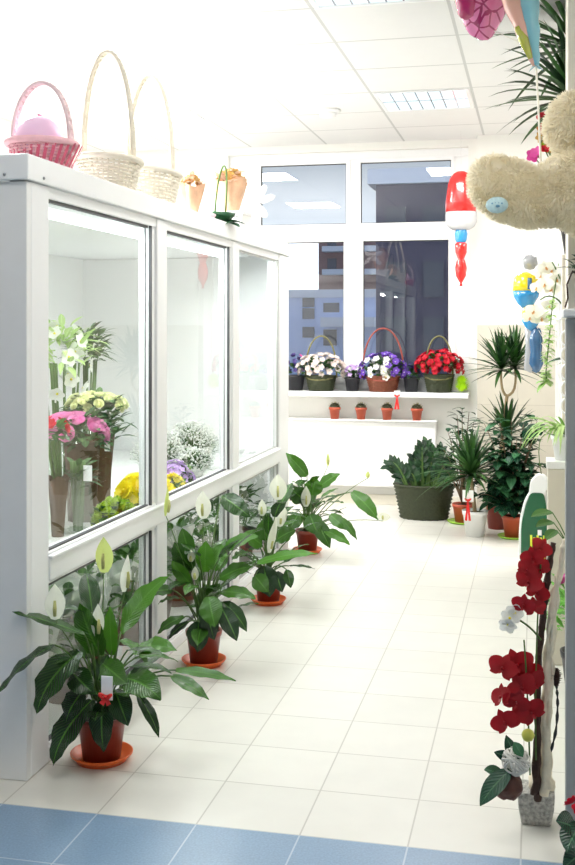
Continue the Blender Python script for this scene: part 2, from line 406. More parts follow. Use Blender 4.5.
# column at the end of the shop shelving on the right
struct(MB().box(.10, .60, 3.45, 3.75, 0, CZ).build('wall_column', 'cream', smooth=False))

# outside: dusk street with two blocks of flats
def block(name, x0, x1, y0, y1, z1, m, label, wins, z0=-4., slabs=None):
    t = thing(name, ((x0 + x1) / 2, y0, z0), label, 'building')
    MB().box(x0, x1, y0, y1, z0, z1).build('facade', m, t, smooth=False)
    MB().box(x0 - .15, x1 + .15, y0 - .15, y1, z1, z1 + .3).build('parapet', 'b_pale', t, smooth=False)
    for (a, b, c, d) in wins:
        fr = MB().box(a, b, y0 - .06, y0 + .05, c, d).build('window', 'b_glass', t, smooth=False)
    for (a, b, c) in (slabs or []):
        MB().box(a, b, y0 - .9, y0, c, c + .35).build('balcony', 'b_pale', t, smooth=False)
    return t
M['b_blue'] = mat('blue_render', (.52, .64, .92), .8, var=.08, scale=.6); M['b_pale'] = mat('pale_render', (.62, .68, .78), .8, var=.05, scale=1)
M['b_brown'] = mat('brown_brick', (.24, .15, .15), .8, var=.15, scale=2); M['b_purple'] = mat('slate_render', (.075, .07, .115), .8, var=.2, scale=1)
M['b_glass'] = mat('dark_panes', (.06, .07, .10), .3); M['asphalt'] = mat('street_asphalt', (.04, .045, .06), .9); M['b_grey'] = mat('grey_render', (.20, .21, .22), .8, var=.1, scale=.8)
t = block('apartment_block', -13.5, -5.6, 40, 52, 2.55, 'b_blue', 'pale blue low block of flats seen through the left casement', [(a, a + .45, c, c + .4) for a in (-8.55,) for c in (1.05, 1.75, 2.2)] + [(-7.75, -7.25, .75, 1.35), (-7.75, -7.15, 2.0, 2.35), (-6.9, -6.4, .8, 1.3), (-11, -10.4, 1.1, 1.6), (-11, -10.4, 2.0, 2.4)], slabs=[(-7.7, -5.7, 1.45)])
t = block('brick_tower', -13.9, -9, 70, 84, 7.5, 'b_brown', 'brown brick tower with pale balconies above the blue block', [(-13.3, -12.7, 5.2 + k * 1.5, 6 + k * 1.5) for k in range(2)], slabs=[(-13.5, -9.2, 4.9 + 1.5 * k) for k in range(2)])
t = block('dark_building', -3.1, 3, 21.5, 30, 4.25, 'b_purple', 'dark violet building close behind the right casement', [(-2.9 + .75 * i, -2.5 + .75 * i, .9 + 1.1 * k, 1.6 + 1.1 * k) for i in range(4) for k in range(3)])
struct(MB().box(-60, 30, 8.75, 120, -4.1, -4.).build('ground_street', 'asphalt', smooth=False))

# ---------------------------------------------------------------- ceiling fittings
def ceiling_light(x, y, label, m_='diffuser'):
    t = thing('ceiling_light', (x, y, CZ), label, 'ceiling light', 'recessed ceiling lights'); h = .292
    m = MB(); b = .022
    m.box(x - h, x + h, y - h, y - h + b, CZ - .008, CZ + .05); m.box(x - h, x + h, y + h - b, y + h, CZ - .008, CZ + .05)
    m.box(x - h, x - h + b, y - h + b, y + h - b, CZ - .008, CZ + .05); m.box(x + h - b, x + h, y - h + b, y + h - b, CZ - .008, CZ + .05)
    m.build('frame', 'upvc', t, smooth=False)
    h -= .022
    lv = MB()
    for i in range(1, 7): lv.box(x - h + 2 * h * i / 7 - .004, x - h + 2 * h * i / 7 + .004, y - h, y + h, CZ - .004, CZ - .0005)
    lv.box(x - h, x + h, y - .006, y + .006, CZ - .004, CZ - .0005)
    lv.build('louver', 'louver', t, smooth=False)
    MB().box(x - h, x + h, y - h, y + h, CZ - .0004, CZ - .0001)  .build('diffuser', m_, t, smooth=False)
    return t
c0 = ceiling_light(-.685, 5.746 + 1.2, 'recessed square ceiling light with louvers nearest the window')
ceiling_light(-.685, 5.746 - 1.2 + .0, 'recessed square ceiling light cut by the top edge of the photo')
ceiling_light(-2.535, 4.546, 'recessed square ceiling light above the pink basket on the cooler', 'bright_diffuser')
ceiling_light(-2.535, 6.946, 'recessed square ceiling light above the far end of the cooler', 'bright_diffuser')
t = thing('smoke_detector', (-1.35, 7.12, CZ), 'small white round smoke detector on the ceiling', 'smoke detector')
MB().lathe((-1.35, 7.12, 0), [(.085, CZ), (.085, CZ - .012), (.06, CZ - .02)], 24).build('base', 'upvc', t)
MB().lathe((-1.35, 7.12, 0), [(.058, CZ - .02), (.055, CZ - .045), (.03, CZ - .052), (0, CZ - .052)], 24).build('sensor_cap', 'panel', t)

# ---------------------------------------------------------------- radiator and what stands on it
t = thing('radiator', (-1.5, 8.36, .14), 'flat white panel radiator on the wall below the windowsill', 'radiator')
MB().box(-2.35, -.74, 8.335, 8.385, .146, .655).build('panel', 'rad', t, smooth=False, bevel=.008)
MB().box(-2.36, -.73, 8.305, 8.39, .656, .668).build('top_grille', 'rad', t, smooth=False, bevel=.004)
m = MB()
for x in (-2.1, -1.0): m.box(x - .015, x + .015, 8.386, 8.434, .25, .55)
m.build('bracket', 'rad', t, smooth=False)
m = MB(); m.tube([(-.80, 8.36, .15), (-.80, 8.36, .06), (-.80, 8.40, .05)], .009, 8); m.build('pipe', 'rad', t)
def cactus(x, label):
    y = 8.335
    t = thing('potted_cactus', (x, y, .668), label, 'potted cactus', 'small cacti on the radiator')
    MB().lathe((x, y, .668), [(.031, 0), (.041, .072), (.047, .073), (.047, .092), (.042, .092), (.04, .08), (0, .08)], 18).build('pot', 'terra2', t)
    b = MB(); b.age = .2; b.ball((x, y, .668 + .092), (.041, .041, .034), 14, 8)
    b.build('cactus_body', 'cact', t)
    s = MB()
    for i in range(60):
        a, p = R.uniform(0, 2 * PI), R.uniform(0, 1.5); d = V((math.sin(p) * math.cos(a), math.sin(p) * math.sin(a), math.cos(p)))
        q = V((x, y, .668 + .092)) + V((d.x * .041, d.y * .041, d.z * .034)); s.tube([q, q + d * .012], [.0011, .0003], 3)
    s.build('spines', 'cane_yellow', t); return t
M['cact'] = mat('cactus_skin', (.05, .05, .025), .8, var=.4, scale=120, bump=.8, bscale=200)
k0 = cactus(-1.526, 'leftmost of the four small cacti in red pots on the radiator')
for x, l in ((-1.319, 'second from left of the four small cacti in red pots on the radiator'), (-1.115, 'second from right of the four small cacti on the radiator, beside the red ribbon'), (-.885, 'rightmost of the four small cacti in red pots on the radiator')): dup(k0, (x, 8.335, .668), l)

# ---------------------------------------------------------------- blossoms (shared meshes)
def bloom_mesh(name, m, n=5, r=1., cup=.35, w=.9, layers=1, centre=None):
    b = MB()
    for L in range(layers):
        rr = r * (1 - .26 * L)
        for i in range(n):
            a = 2 * PI * (i + .5 * L) / n; d = V((math.cos(a), math.sin(a), 0))
            b.age = .5
            b.leaf(d * .06 * r, d * rr + V((0, 0, (cup + .35 * L) * rr)), w * rr, bend=-.12, seg=3, fold=.2, nx=1, up=(0, 0, 1), prof=lambda t: max(.12, math.sin(PI * (.12 + .80 * t)) ** .7))
    mats = [m]
    if centre: b.m = 1; b.ball((0, 0, .12 * r), .16 * r, 6, 4); mats.append(centre)
    return b.mesh(name, mats)
BM = {k: bloom_mesh('blossom_' + k, mm, c_[0], 1, c_[1], c_[2], c_[3], c_[4]) for k, mm, c_ in [
    ('blush', 'p_blush', (5, .5, .95, 2, None)), ('violet', 'p_violet', (5, .25, .9, 1, 'p_white')), ('white', 'p_white', (5, .3, .95, 1, 'p_yel')),
    ('red', 'p_red', (6, .35, .9, 2, None)), ('navy', 'p_navy', (5, .3, .9, 1, None)), ('lilac', 'p_lilac', (5, .35, .9, 1, None)),
    ('magenta', 'p_magenta', (5, .3, .9, 1, None)), ('yellow', 'p_yel', (16, .15, .42, 4, 'p_yel')), ('green', 'p_gchr', (12, .45, .4, 4, None)),
    ('pink', 'p_pink', (7, .55, .8, 4, None)), ('ochre', 'p_ochre', (6, .4, .8, 1, None))]}
def rose_mesh(m):
    b = MB()
    for L, (n, r0, h0, fl_) in enumerate([(3, .30, 1.25, .05), (4, .52, 1.22, .1), (5, .72, 1.15, .22), (5, .92, 1.0, .42)]):
        for i in range(n):
            a = 2 * PI * (i / n) + L * .7; d = V((math.cos(a), math.sin(a), 0))
            b.leaf(d * .12, d * (r0 + fl_) + V((0, 0, h0)), 1.5 * r0 + .25, bend=-.22, seg=4, fold=.35, nx=1, up=tuple(-d + V((0, 0, .4))), prof=lambda t: max(.25, math.sin(PI * (.1 + .62 * t)) ** .8))
    b.ball((0, 0, .75), (.35, .35, .5), 8, 6)
    return b.mesh('rose_bloom', m)
BM['rose'] = rose_mesh('p_rose'); BM['peony'] = rose_mesh('p_pink')
_b = MB()
for _i in range(46):
    _z = 1 - 1.5 * (_i + .5) / 46; _a = _i * 2.4; _s = math.sqrt(1 - _z * _z); _d = V((_s * math.cos(_a), _s * math.sin(_a), _z)); _b.leaf(_d * .55, _d * 1.05, .5, bend=.1, seg=2, nx=1, fold=.3, up=(.1, .2, 1))
_b.ball((0, 0, 0), .75, 8, 6); BM['green'] = _b.mesh('blossom_green_button', 'p_gchr')
def dome(n, c, rx, ry, h, seed=0, low=-.1):
    """n spots over a flattened dome, with outward tilts"""
    rr = random.Random(seed); out = []
    for i in range(n):
        z = low + (1 - low) * (i + .5) / n; a = i * 2.39996 + rr.uniform(-.25, .25); s = math.sqrt(max(0, 1 - z * z))
        d = V((s * math.cos(a) * rx, s * math.sin(a) * ry, z * h)) * rr.uniform(.9, 1.04)
        nrm = V((s * math.cos(a) / rx, s * math.sin(a) / ry, z / h)).normalized()
        out.append((V(c) + d, nrm.to_track_quat('Z', 'Y').to_euler(), rr))
    return out
def leafball(c, rx, ry, h, n, L, w, seed, mb=None, low=-.2, up=.3, ages=(.1, .6)):
    rr = random.Random(seed); b = mb or MB()
    for i in range(n):
        z = low + (1 - low) * rr.random(); a = rr.uniform(0, 2 * PI); s = math.sqrt(max(0, 1 - z * z)); k = rr.uniform(.55, 1)
        p = V(c) + V((s * math.cos(a) * rx, s * math.sin(a) * ry, z * h)) * k
        d = V((math.cos(a), math.sin(a), rr.uniform(-.5, .9))).normalized()
        b.leaf(p, p + d * L * rr.uniform(.7, 1.2), w * rr.uniform(.7, 1.2), bend=.15, seg=4, nx=1, fold=.15, age=rr.uniform(*ages))
    return b
def basket_pot(c, r, h, m, parent, sx=1., sy=1.):
    """a woven pot: staggered bulging courses"""
    prof = []; nn = 9
    for i in range(nn + 1):
        t = i / nn; q = r * (.78 + .22 * t); prof.append((q, h * t))
        if i < nn: prof.append((q + r * .07, h * (t + .5 / nn)))
    prof += [(r * 1.06, h), (r * 1.06, h * 1.06), (r * .94, h * 1.06), (r * .9, h * .85), (0, h * .85)]
    return MB().lathe(c, prof, 36, sx, sy, wob=lambda t, k: 1 + .04 * (1 if int(t / (2 * PI) * 36 + .5 + int(k * 11)) % 2 else -1)).build('woven_pot', m, parent)

# ---------------------------------------------------------------- the windowsill
SZ, SY = .885, 8.36
def sill_basket(u, r, h, pm, label, flowers, hand, hw, hh, hy0, frx, fh, fz, seed):
    x = P(u, 385, SY).x
    t = thing('flower_basket', (x, SY, SZ), label, 'flower basket', 'baskets of flowers on the windowsill')
    basket_pot((x, SY, SZ), r, h, pm, t)
    leafball((x, SY, SZ + fz), frx * .98, .11, fh * .75, 130, .05, .035, seed).build('foliage', 'foliage', t)
    MB().tube(arch((x, SY, SZ + h * .9), hw, hh - h * .9, lean=(0, .01, 0)), .0065, 8).build('handle', hand, t)
    MB().tube(bez((x - r * .9, SY - r * .5, SZ + h * .9), (x, SY - r * 1.5, SZ + h * .62), (x + r * .9, SY - r * .5, SZ + h * .9)), .006, 6).build('ribbon', hand, t)
    for i, (p, e, rr) in enumerate(dome(62, (x, SY, SZ + fz), frx, .125, fh, seed, -.25)):
        k = flowers(p.x - x, p.z - SZ - fz, rr)
        inst(BM[k], 'blossom', t, p, e, rr.uniform(.024, .031))
    return t
sill_basket(321, .115, .115, 'wicker_green', 'green basket of blush white flowers, leftmost handled basket on the sill', lambda x, z, r: 'blush', 'cane_olive', .125, .43, 0, .185, .13, .16, 3)
sill_basket(383, .125, .115, 'wicker_brown', 'brown basket of violet and white flowers, middle of the windowsill', lambda x, z, r: 'white' if abs(x + .03) < .085 and z < .11 else 'violet', 'cane_red', .16, .49, 0, .185, .15, .15, 5)
sill_basket(439, .110, .13, 'wicker_green', 'green basket of crimson flowers, rightmost handled basket on the sill', lambda x, z, r: 'red', 'cane_olive', .105, .43, 0, .18, .13, .19, 8)
def sill_pot(u, r, h, label, k, k2, seed, top=.09):
    x = P(u, 385, SY).x
    t = thing('potted_flower', (x, SY + .02, SZ), label, 'potted flower', 'small potted flowers on the windowsill')
    MB().lathe((x, SY + .02, SZ), [(r * .75, 0), (r, h), (r * 1.08, h), (r * 1.08, h * .9), (r * .9, h * .9), (0, h * .9)], 18).build('pot', 'blackpot', t)
    leafball((x, SY + .02, SZ + h), r * 1.1, r, top * .6, 60, .05, .03, seed, ages=(0, .3)).build('foliage', 'foliage', t)
    for p, e, rr in dome(16, (x, SY + .02, SZ + h + .01), r * 1.2, r, top, seed, .05): inst(BM[k2 if rr.random() < .3 else k], 'blossom', t, p, e, .02)
sill_pot(294, .085, .12, 'black pot of indigo and magenta flowers at the left end of the sill', 'navy', 'magenta', 2, .17)
sill_pot(352, .062, .105, 'small black pot of lilac flowers between white and violet baskets', 'lilac', 'lilac', 4)
sill_pot(411, .062, .115, 'small black pot of indigo flowers between violet and crimson baskets', 'navy', 'violet', 6)
p = P(462, 383, SY)
t = thing('pompom_flower', (p.x, SY - .02, SZ), 'lime yellow feathery pompom at the right end of the windowsill', 'flower')
b = MB()
for i in range(160):
    z = 1 - 2 * (i + .5) / 160; a = i * 2.4; s = math.sqrt(1 - z * z); d = V((s * math.cos(a), s * math.sin(a), z)); c = V((p.x, SY - .02, SZ + .07))
    b.leaf(c + d * .02, c + d * .068, .016, seg=2, nx=1)
b.build('petals', 'p_lime', t); MB().ball((p.x, SY - .02, SZ + .07), .03, 10, 6).build('core', 'p_lime', t)
def ribbon_card(p, label, on, sx, sz, rl, group=None, stick=None):
    t = thing('ribbon_card', p, label, 'gift card')
    MB().box(p.x - sx / 2, p.x + sx / 2, p.y - .002, p.y + .001, p.z - sz / 2, p.z + sz / 2).build('card', 'card', t, smooth=False)
    b = MB()
    for s in (-1, 1):
        c = p + V((0, -.006, -sz * .35)); b.leaf(c, c + V((s * .012, -.008, -rl)), .016, bend=.1 * s, seg=6, nx=1, up=(0, -1, 0), prof=lambda q: .6 + .4 * q)
        b.tube(bez(c, c + V((s * .035, -.01, .022)), c + V((s * .006, -.008, -.004))), .004, 5)
    b.ball(p + V((0, -.008, -sz * .35)), .007, 8, 6)
    b.build('ribbon', 'red_ribbon', t)
    if stick: MB().tube([p + V((0, .003, 0)), stick], .002, 5).build('stick', 'stem', t)
    return t
ribbon_card(V((P(397, 389, 8.24).x, 8.2485, .875)), 'white card with red ribbon hanging off the windowsill edge', None, .045, .05, .10)

# ---------------------------------------------------------------- the flower cooler
FX = -1.50                                   # its glazed front stands on this line
t = cool = thing('flower_cooler', (-2.2, 4.8, 0), 'large white glazed flower cooler along the left side', 'flower cooler')
Y0, Y1, BX = 3.05, 6.60, -2.90
MB().box(BX, FX - .0, Y0 - .03, Y0 - .0, 0, 1.818).build('end_panel', 'panel', t, smooth=False, bevel=.003)
m = MB(); m.box(FX - .315, FX - .3, Y0 - .0315, Y0 - .0302, 0.01, 1.81); m.build('panel_joint', 'gasket', t, smooth=False)
MB().box(BX, FX + .012, Y0 - .045, Y1 + .01, 1.822, 1.90).build('header_band', 'upvc', t, smooth=False, bevel=.004)
m = MB()
for (x, y) in ((FX - .02, Y0 - .046), ): m.ball((x - .045, y, 1.838), .005, 8, 6)
m.ball((FX + .013, Y0 + .06, 1.838), .005, 8, 6)
m.build('screw', 'screw', t)
MB().box(FX - .08, FX, Y0, Y0 + .125, 0, 1.82).build('corner_post', 'upvc', t, smooth=False, bevel=.004)
MB().box(FX - .08, FX, 6.352, Y1, 0, 1.82).build('end_post', 'upvc', t, smooth=False, bevel=.004)
MB().box(BX, FX - .08, Y1 - .04, Y1, 0, 1.82).build('far_panel', 'panel', t, smooth=False)
MB().box(BX, BX + .04, Y0, Y1 - .04, 0, 1.82).build('back_panel', 'panel', t, smooth=False)
m = MB(); m.box(FX - .07, FX + .004, 3.175, 6.352, .572, .650); m.box(FX - .06, FX + .012, 3.175, 6.352, .640, .652); m.build('mid_rail', 'upvc', t, smooth=False, bevel=.003)
m = MB(); m.box(FX - .07, FX, 3.175, 6.352, 0, .045); m.build('bottom_rail', 'upvc', t, smooth=False, bevel=.003)
MB().box(BX + .04, FX - .09, Y0 + .02, Y1 - .05, .57, .59).build('display_shelf', 'shelf', t, smooth=False)
MB().box(BX + .04, FX - .08, Y0 + .02, Y1 - .05, .0, .03).build('floor_panel', 'shelf', t, smooth=False)
PANES = [(3.175, 4.115), (4.305, 5.250), (5.440, 6.350)]
for a, bb in ((4.115, 4.305), (5.250, 5.440)):
    for za, zb in ((.045, .572), (.652, 1.82)):
        m = MB(); m.box(FX - .07, FX, a + .07, bb, za, zb); m.build('mullion', 'upvc', t, smooth=False, bevel=.004)
for a, bb in PANES:
    for (za, zb, nm) in ((.652, 1.822, 'door'), (.045, .572, 'lower_window')):
        m = MB(); e = .038 if nm == 'door' else .012; er = .055
        last = bb > 6.3
        yb = bb + (0 if last else .07)
        m.box(FX - .055, FX - .006, a, yb, zb - e, zb); m.box(FX - .055, FX - .012, bb - (.035 if last else 0), yb, za + .01, zb - e)
        m.box(FX - .055, FX - .006, a, yb, za, za + .01)
        d = m.build(nm, 'upvc', t, smooth=False, bevel=.003)
        ye = bb - (.035 if last else 0)
        MB().box(FX - .034, FX - .028, a, ye, za + .01, zb - e).build('pane', 'glass', d, smooth=False)
        g = MB(); q = .009
        g.box(FX - .028, FX - .012, a, ye - q, zb - e - q, zb - e); g.box(FX - .012, FX - .001, ye, ye + .008, za + .01, zb - e); g.box(FX - .028, FX - .0255, ye - .003, ye, za + .01, zb - e)
        g.box(FX - .028, FX - .012, a, ye - q, za + .01, za + .015)
        g.build('gasket', 'gasket' if not last else 'alu', d, smooth=False)
m = MB(); m.box(-1.78, -1.66, 3.3, 6.2, 1.797, 1.819); lt = m.build('lamp_housing', 'upvc', t, smooth=False)
MB().tube([(-1.72, 3.32, 1.783), (-1.72, 6.18, 1.783)], .013, 10).build('fluorescent_tube', 'tube', lt)
MB().tube([(-2.0, 3.42, .562), (-2.0, 6.18, .562)], .008, 8).build('added_shelf_tube', 'tube', t)  # added glowing tube under the shelf, brightens the lower panes

def wrap_cone(c, r0, r1, h, m, parent, seed=0, n=26, tilt=(0, 0), frill=.12):
    rr = random.Random(seed); ph = rr.uniform(0, 6); tx, ty = tilt; vs = []; fs = []; k = 7
    for i in range(k):
        q = i / (k - 1)
        for j in range(n):
            a = 2 * PI * j / n; r = (r0 + (r1 - r0) * q) * (1 + frill * q * math.sin(5 * a + ph) + .05 * math.sin(9 * a + 3 * q))
            vs.append(V(c) + V((r * math.cos(a) + tx * q, r * math.sin(a) + ty * q, h * q * (1 + .06 * frill * 8 * math.sin(3 * a + ph) * q))))
    for i in range(k - 1):
        for j in range(n): fs.append((i * n + j, i * n + (j + 1) % n, (i + 1) * n + (j + 1) % n, (i + 1) * n + j))
    b = MB(); b.add(vs, fs); b.add([V(c) + V((r0 * math.cos(2 * PI * j / n), r0 * math.sin(2 * PI * j / n), .002)) for j in range(n)], [tuple(range(n))[::-1]])
    return b.build('wrap', m, parent)
def stems(c, top, n, r, m, parent, spread=.06, seed=1):
    rr = random.Random(seed); b = MB()
    for i in range(n):
        a = rr.uniform(0, 6.28); q = math.sqrt(rr.random()); d = V((math.cos(a), math.sin(a), 0)) * q
        b.tube([V(c) + d * spread * .5, V(top) + d * spread], r, 5)
    return b.build('stems', m, parent)
SH = .59
# cream roses in a brown paper wrap
c = V((-1.93, 4.56, SH)); t = thing('rose_bouquet', c, 'cream roses wrapped in brown paper standing inside the cooler', 'bouquet')
wrap_cone(c, .065, .082, .30, 'kraft', t, 2, frill=.03)
leafball(c + V((0, 0, .36)), .13, .13, .13, 150, .07, .045, 4, low=-.7, ages=(.05, .4)).build('foliage', 'foliage', t)
for p, e, rr in dome(34, c + V((0, 0, .43)), .125, .125, .05, 3, -.05): inst(BM['rose'], 'rose', t, p, e, rr.uniform(.0165, .0195))
MB().box(c.x + .075, c.x + .10, c.y - .072, c.y - .07, c.z + .24, c.z + .30).build('price_tag', 'card', t, smooth=False)
# pink peonies in brown paper
c = V((-1.80, 4.12, SH)); t = thing('peony_bouquet', c, 'pink peonies in brown paper beside the cream roses', 'bouquet')
wrap_cone(c, .055, .07, .31, 'kraft', t, 5, frill=.03)
leafball(c + V((0, 0, .34)), .10, .10, .09, 90, .06, .04, 9, low=-.6, ages=(.05, .4)).build('foliage', 'foliage', t)
for p, e, rr in dome(13, c + V((-.04, 0, .35)), .12, .11, .06, 5, -.05): inst(BM['peony'], 'peony', t, p, e, rr.uniform(.026, .033))
# cellophaned stems, lying against the corner
c = V((-1.75, 3.78, SH)); t = thing('wrapped_bouquet', c, 'bunch in brown paper and clear film beside the corner post', 'bouquet')
wrap_cone(c, .022, .036, .22, 'kraft', t, 6, frill=.1)
stems(c + V((0, 0, .2)), c + V((-.02, 0, .36)), 12, .004, 'stem', t, .03)
leafball(c + V((-.02, 0, .38)), .05, .05, .05, 30, .06, .03, 12).build('foliage', 'foliage', t)
for p, e, rr in dome(5, c + V((-.02, 0, .40)), .05, .05, .04, 5, .1): inst(BM['red'], 'blossom', t, p, e, .025)
c = V((-1.72, 3.90, SH)); t = thing('sleeved_bouquet', c, 'green stems in a clear film sleeve under the pink peonies', 'bouquet')
stems(c, c + V((0, 0, .27)), 16, .006, 'stem', t, .035, 4)
wrap_cone(c, .07, .035, .22, 'sleeve', t, 8, frill=.2)
leafball(c + V((0, 0, .20)), .04, .04, .07, 30, .06, .03, 13, ages=(0, .3)).build('foliage', 'foliage', t)
MB().box(c.x + .04, c.x + .075, c.y - .045, c.y - .043, c.z + .20, c.z + .26).build('price_tag', 'card', t, smooth=False)
# green and yellow chrysanthemums low on the shelf
c = V((-1.645, 3.98, SH)); 
def low_bunch(c, k, n, rx, ry, h, s, label, seed, kk='chrysanthemum', cat='bouquet', nm='chrysanthemum_bunch'):
    t = thing(nm, c, label, cat)
    leafball(c + V((0, 0, .01)), rx, ry, h * .8, 70, .05, .03, seed, low=0, ages=(.1, .6)).build('foliage', 'foliage', t)
    MB().lathe(c, [(rx * .5, 0), (rx * .6, h * .45), (0, h * .45)], 14, 1, ry / rx).build('wrap', 'sleeve', t)
    for p, e, rr in dome(n, c + V((0, 0, .0)), rx, ry, h, seed, .08): inst(BM[k], kk, t, p, e, s * rr.uniform(.85, 1.15))
    return t
low_bunch(V((-1.63, 4.03, SH)), 'green', 34, .075, .13, .10, .021, 'lime green button chrysanthemums low behind the glass', 21)
low_bunch(V((-1.65, 4.33, SH)), 'yellow', 24, .075, .13, .155, .042, 'bright yellow chrysanthemums by the first cooler mullion', 22)
low_bunch(V((-1.625, 4.70, SH)), 'yellow', 18, .06, .14, .105, .036, 'low yellow chrysanthemums at the start of the middle pane', 23)
low_bunch(V((-1.70, 4.98, SH)), 'lilac', 60, .09, .17, .135, .024, 'lilac statice flowers behind the yellow chrysanthemums', 24, 'blossom', nm='statice_bunch')
def cloud(c, rx, ry, h, n, label, seed, dense=.006):
    t = thing('gypsophila_bunch', c, label, 'bouquet', 'white gypsophila in the cooler'); rr = random.Random(seed); st = MB(); fl = MB()
    for i in range(n):
        z = rr.random(); a = rr.uniform(0, 6.28); s = math.sqrt(1 - z * z) * rr.uniform(.4, 1)
        p = V(c) + V((s * math.cos(a) * rx, s * math.sin(a) * ry, h * (.45 + .55 * z)))
        if i % 4 == 0: st.tube([V(c) + V((0, 0, h * .15)), (V(c) + p) / 2 + V((0, 0, h * .2)), p], [.002, .001, .0008], 3)
        fl.ball(p, dense * rr.uniform(.6, 1.2), 5, 3)
    o = fl.build('tiny_blossoms', 'p_white', t); o['kind'] = 'stuff'
    st.build('stems', 'stem', t)
    leafball(V(c) + V((0, 0, h * .35)), rx * .7, ry * .7, h * .5, 160, .05, .012, seed, ages=(.1, .5)).build('foliage', 'foliage', t)
    wrap_cone(V(c), rx * .3, rx * .75, h * .5, 'p_white', t, seed)
cloud(V((-1.86, 5.22, SH)), .15, .17, .27, 700, 'white gypsophila nearest the lilac flowers in the cooler', 31)
cloud(V((-1.86, 5.75, SH)), .17, .20, .27, 700, 'white gypsophila in the middle of the far cooler half', 32)
cloud(V((-1.76, 5.48, SH)), .12, .16, .15, 300, 'low white gypsophila lying against the far cooler pane', 33)
# tall vase of white lilies at the back
c = V((P(63, 400, 4.72).x, 4.72, SH))
t = thing('lily_vase', c, 'tall glass vase of white lilies and long green stems in the cooler', 'flower vase')
MB().lathe(c, [(.07, 0), (.075, .02), (.085, .34), (.08, .34), (.072, .03), (0, .025)], 24).build('vase', 'clear_vase', t)
stems(c + V((0, 0, .03)), c + V((-.01, 0, .62)), 12, .006, 'stem', t, .10, 9)
leafball(c + V((0, 0, .66)), .12, .12, .15, 90, .11, .03, 14, low=-.6, ages=(.5, 1)).build('foliage', 'spider', t)
for p, e, rr in dome(18, c + V((0, 0, .62)), .12, .12, .20, 7, -1.): inst(BM['white'], 'lily', t, p, e, rr.uniform(.035, .05))
c = V((P(88, 400, 5.02).x, 5.02, SH)); t = thing('greenery_vase', c, 'tall vase of dark cut greenery right of the white lilies', 'flower vase')
MB().lathe(c, [(.05, 0), (.06, .3), (.055, .3), (.05, .02), (0, .02)], 20).build('vase', 'clear_vase', t)
stems(c + V((0, 0, .03)), c + V((0.02, 0, .62)), 8, .005, 'stem', t, .06, 10)
leafball(c + V((.0, 0, .68)), .08, .10, .10, 130, .08, .035, 15, low=-.8, ages=(0, .5)).build('foliage', 'foliage', t)
# buckets and wrapped bunches on the cooler floor, behind the lower panes
def bucket(x, y, r, h, label, seed, fm='foliage', wrapm=None, fl=None, ages=(.05, .7), m='kraft', fw=.0):
    t = thing('flower_bucket', (x, y, .03), label, 'flower bucket', 'buckets of cut greenery on the cooler floor'); rr = random.Random(seed)
    MB().lathe((x, y, .03), [(r * .75, 0), (r, h), (r * 1.05, h), (r * .92, h * .9), (0, h * .9)], 20).build('bucket', m, t)
    stems((x, y, .03 + h * .8), (x, y, .03 + h + .12), 14, .004, 'stem', t, r * .8, seed)
    leafball((x, y, .03 + h + .12), r * 1.25, r * 1.25, .14, 120, .09, .035, seed, low=-.8, ages=ages).build('foliage', fm, t)
    if wrapm: wrap_cone((x, y, .03 + h * .7), r * .8, r * 1.45, .30, wrapm, t, seed, frill=.22)
bucket(-1.72, 3.42, .10, .15, 'bucket of film-wrapped stems nearest the corner post', 41, wrapm='film')
bucket(-1.66, 3.66, .10, .13, 'second bucket of film-wrapped stems from the corner post', 42, wrapm='film')
bucket(-1.72, 3.96, .11, .14, 'brown bucket of greenery left of the first mullion', 43, wrapm='film')
bucket(-1.70, 4.40, .12, .18, 'brown bucket of leaves at the start of the middle lower pane', 44, ages=(.1, .8))
bucket(-1.74, 4.72, .13, .17, 'brown bucket of leaves in the middle of the middle lower pane', 45, wrapm='film')
bucket(-1.72, 5.05, .12, .18, 'brown bucket of leaves at the end of the middle lower pane', 46, ages=(.1, .8))
bucket(-1.70, 5.62, .13, .16, 'dark bucket of greenery behind the near half of the far lower pane', 47, ages=(0, .25), m='blackpot')
bucket(-1.70, 6.05, .13, .18, 'dark bucket of greenery at the far end of the cooler floor', 48, ages=(0, .25), m='blackpot')

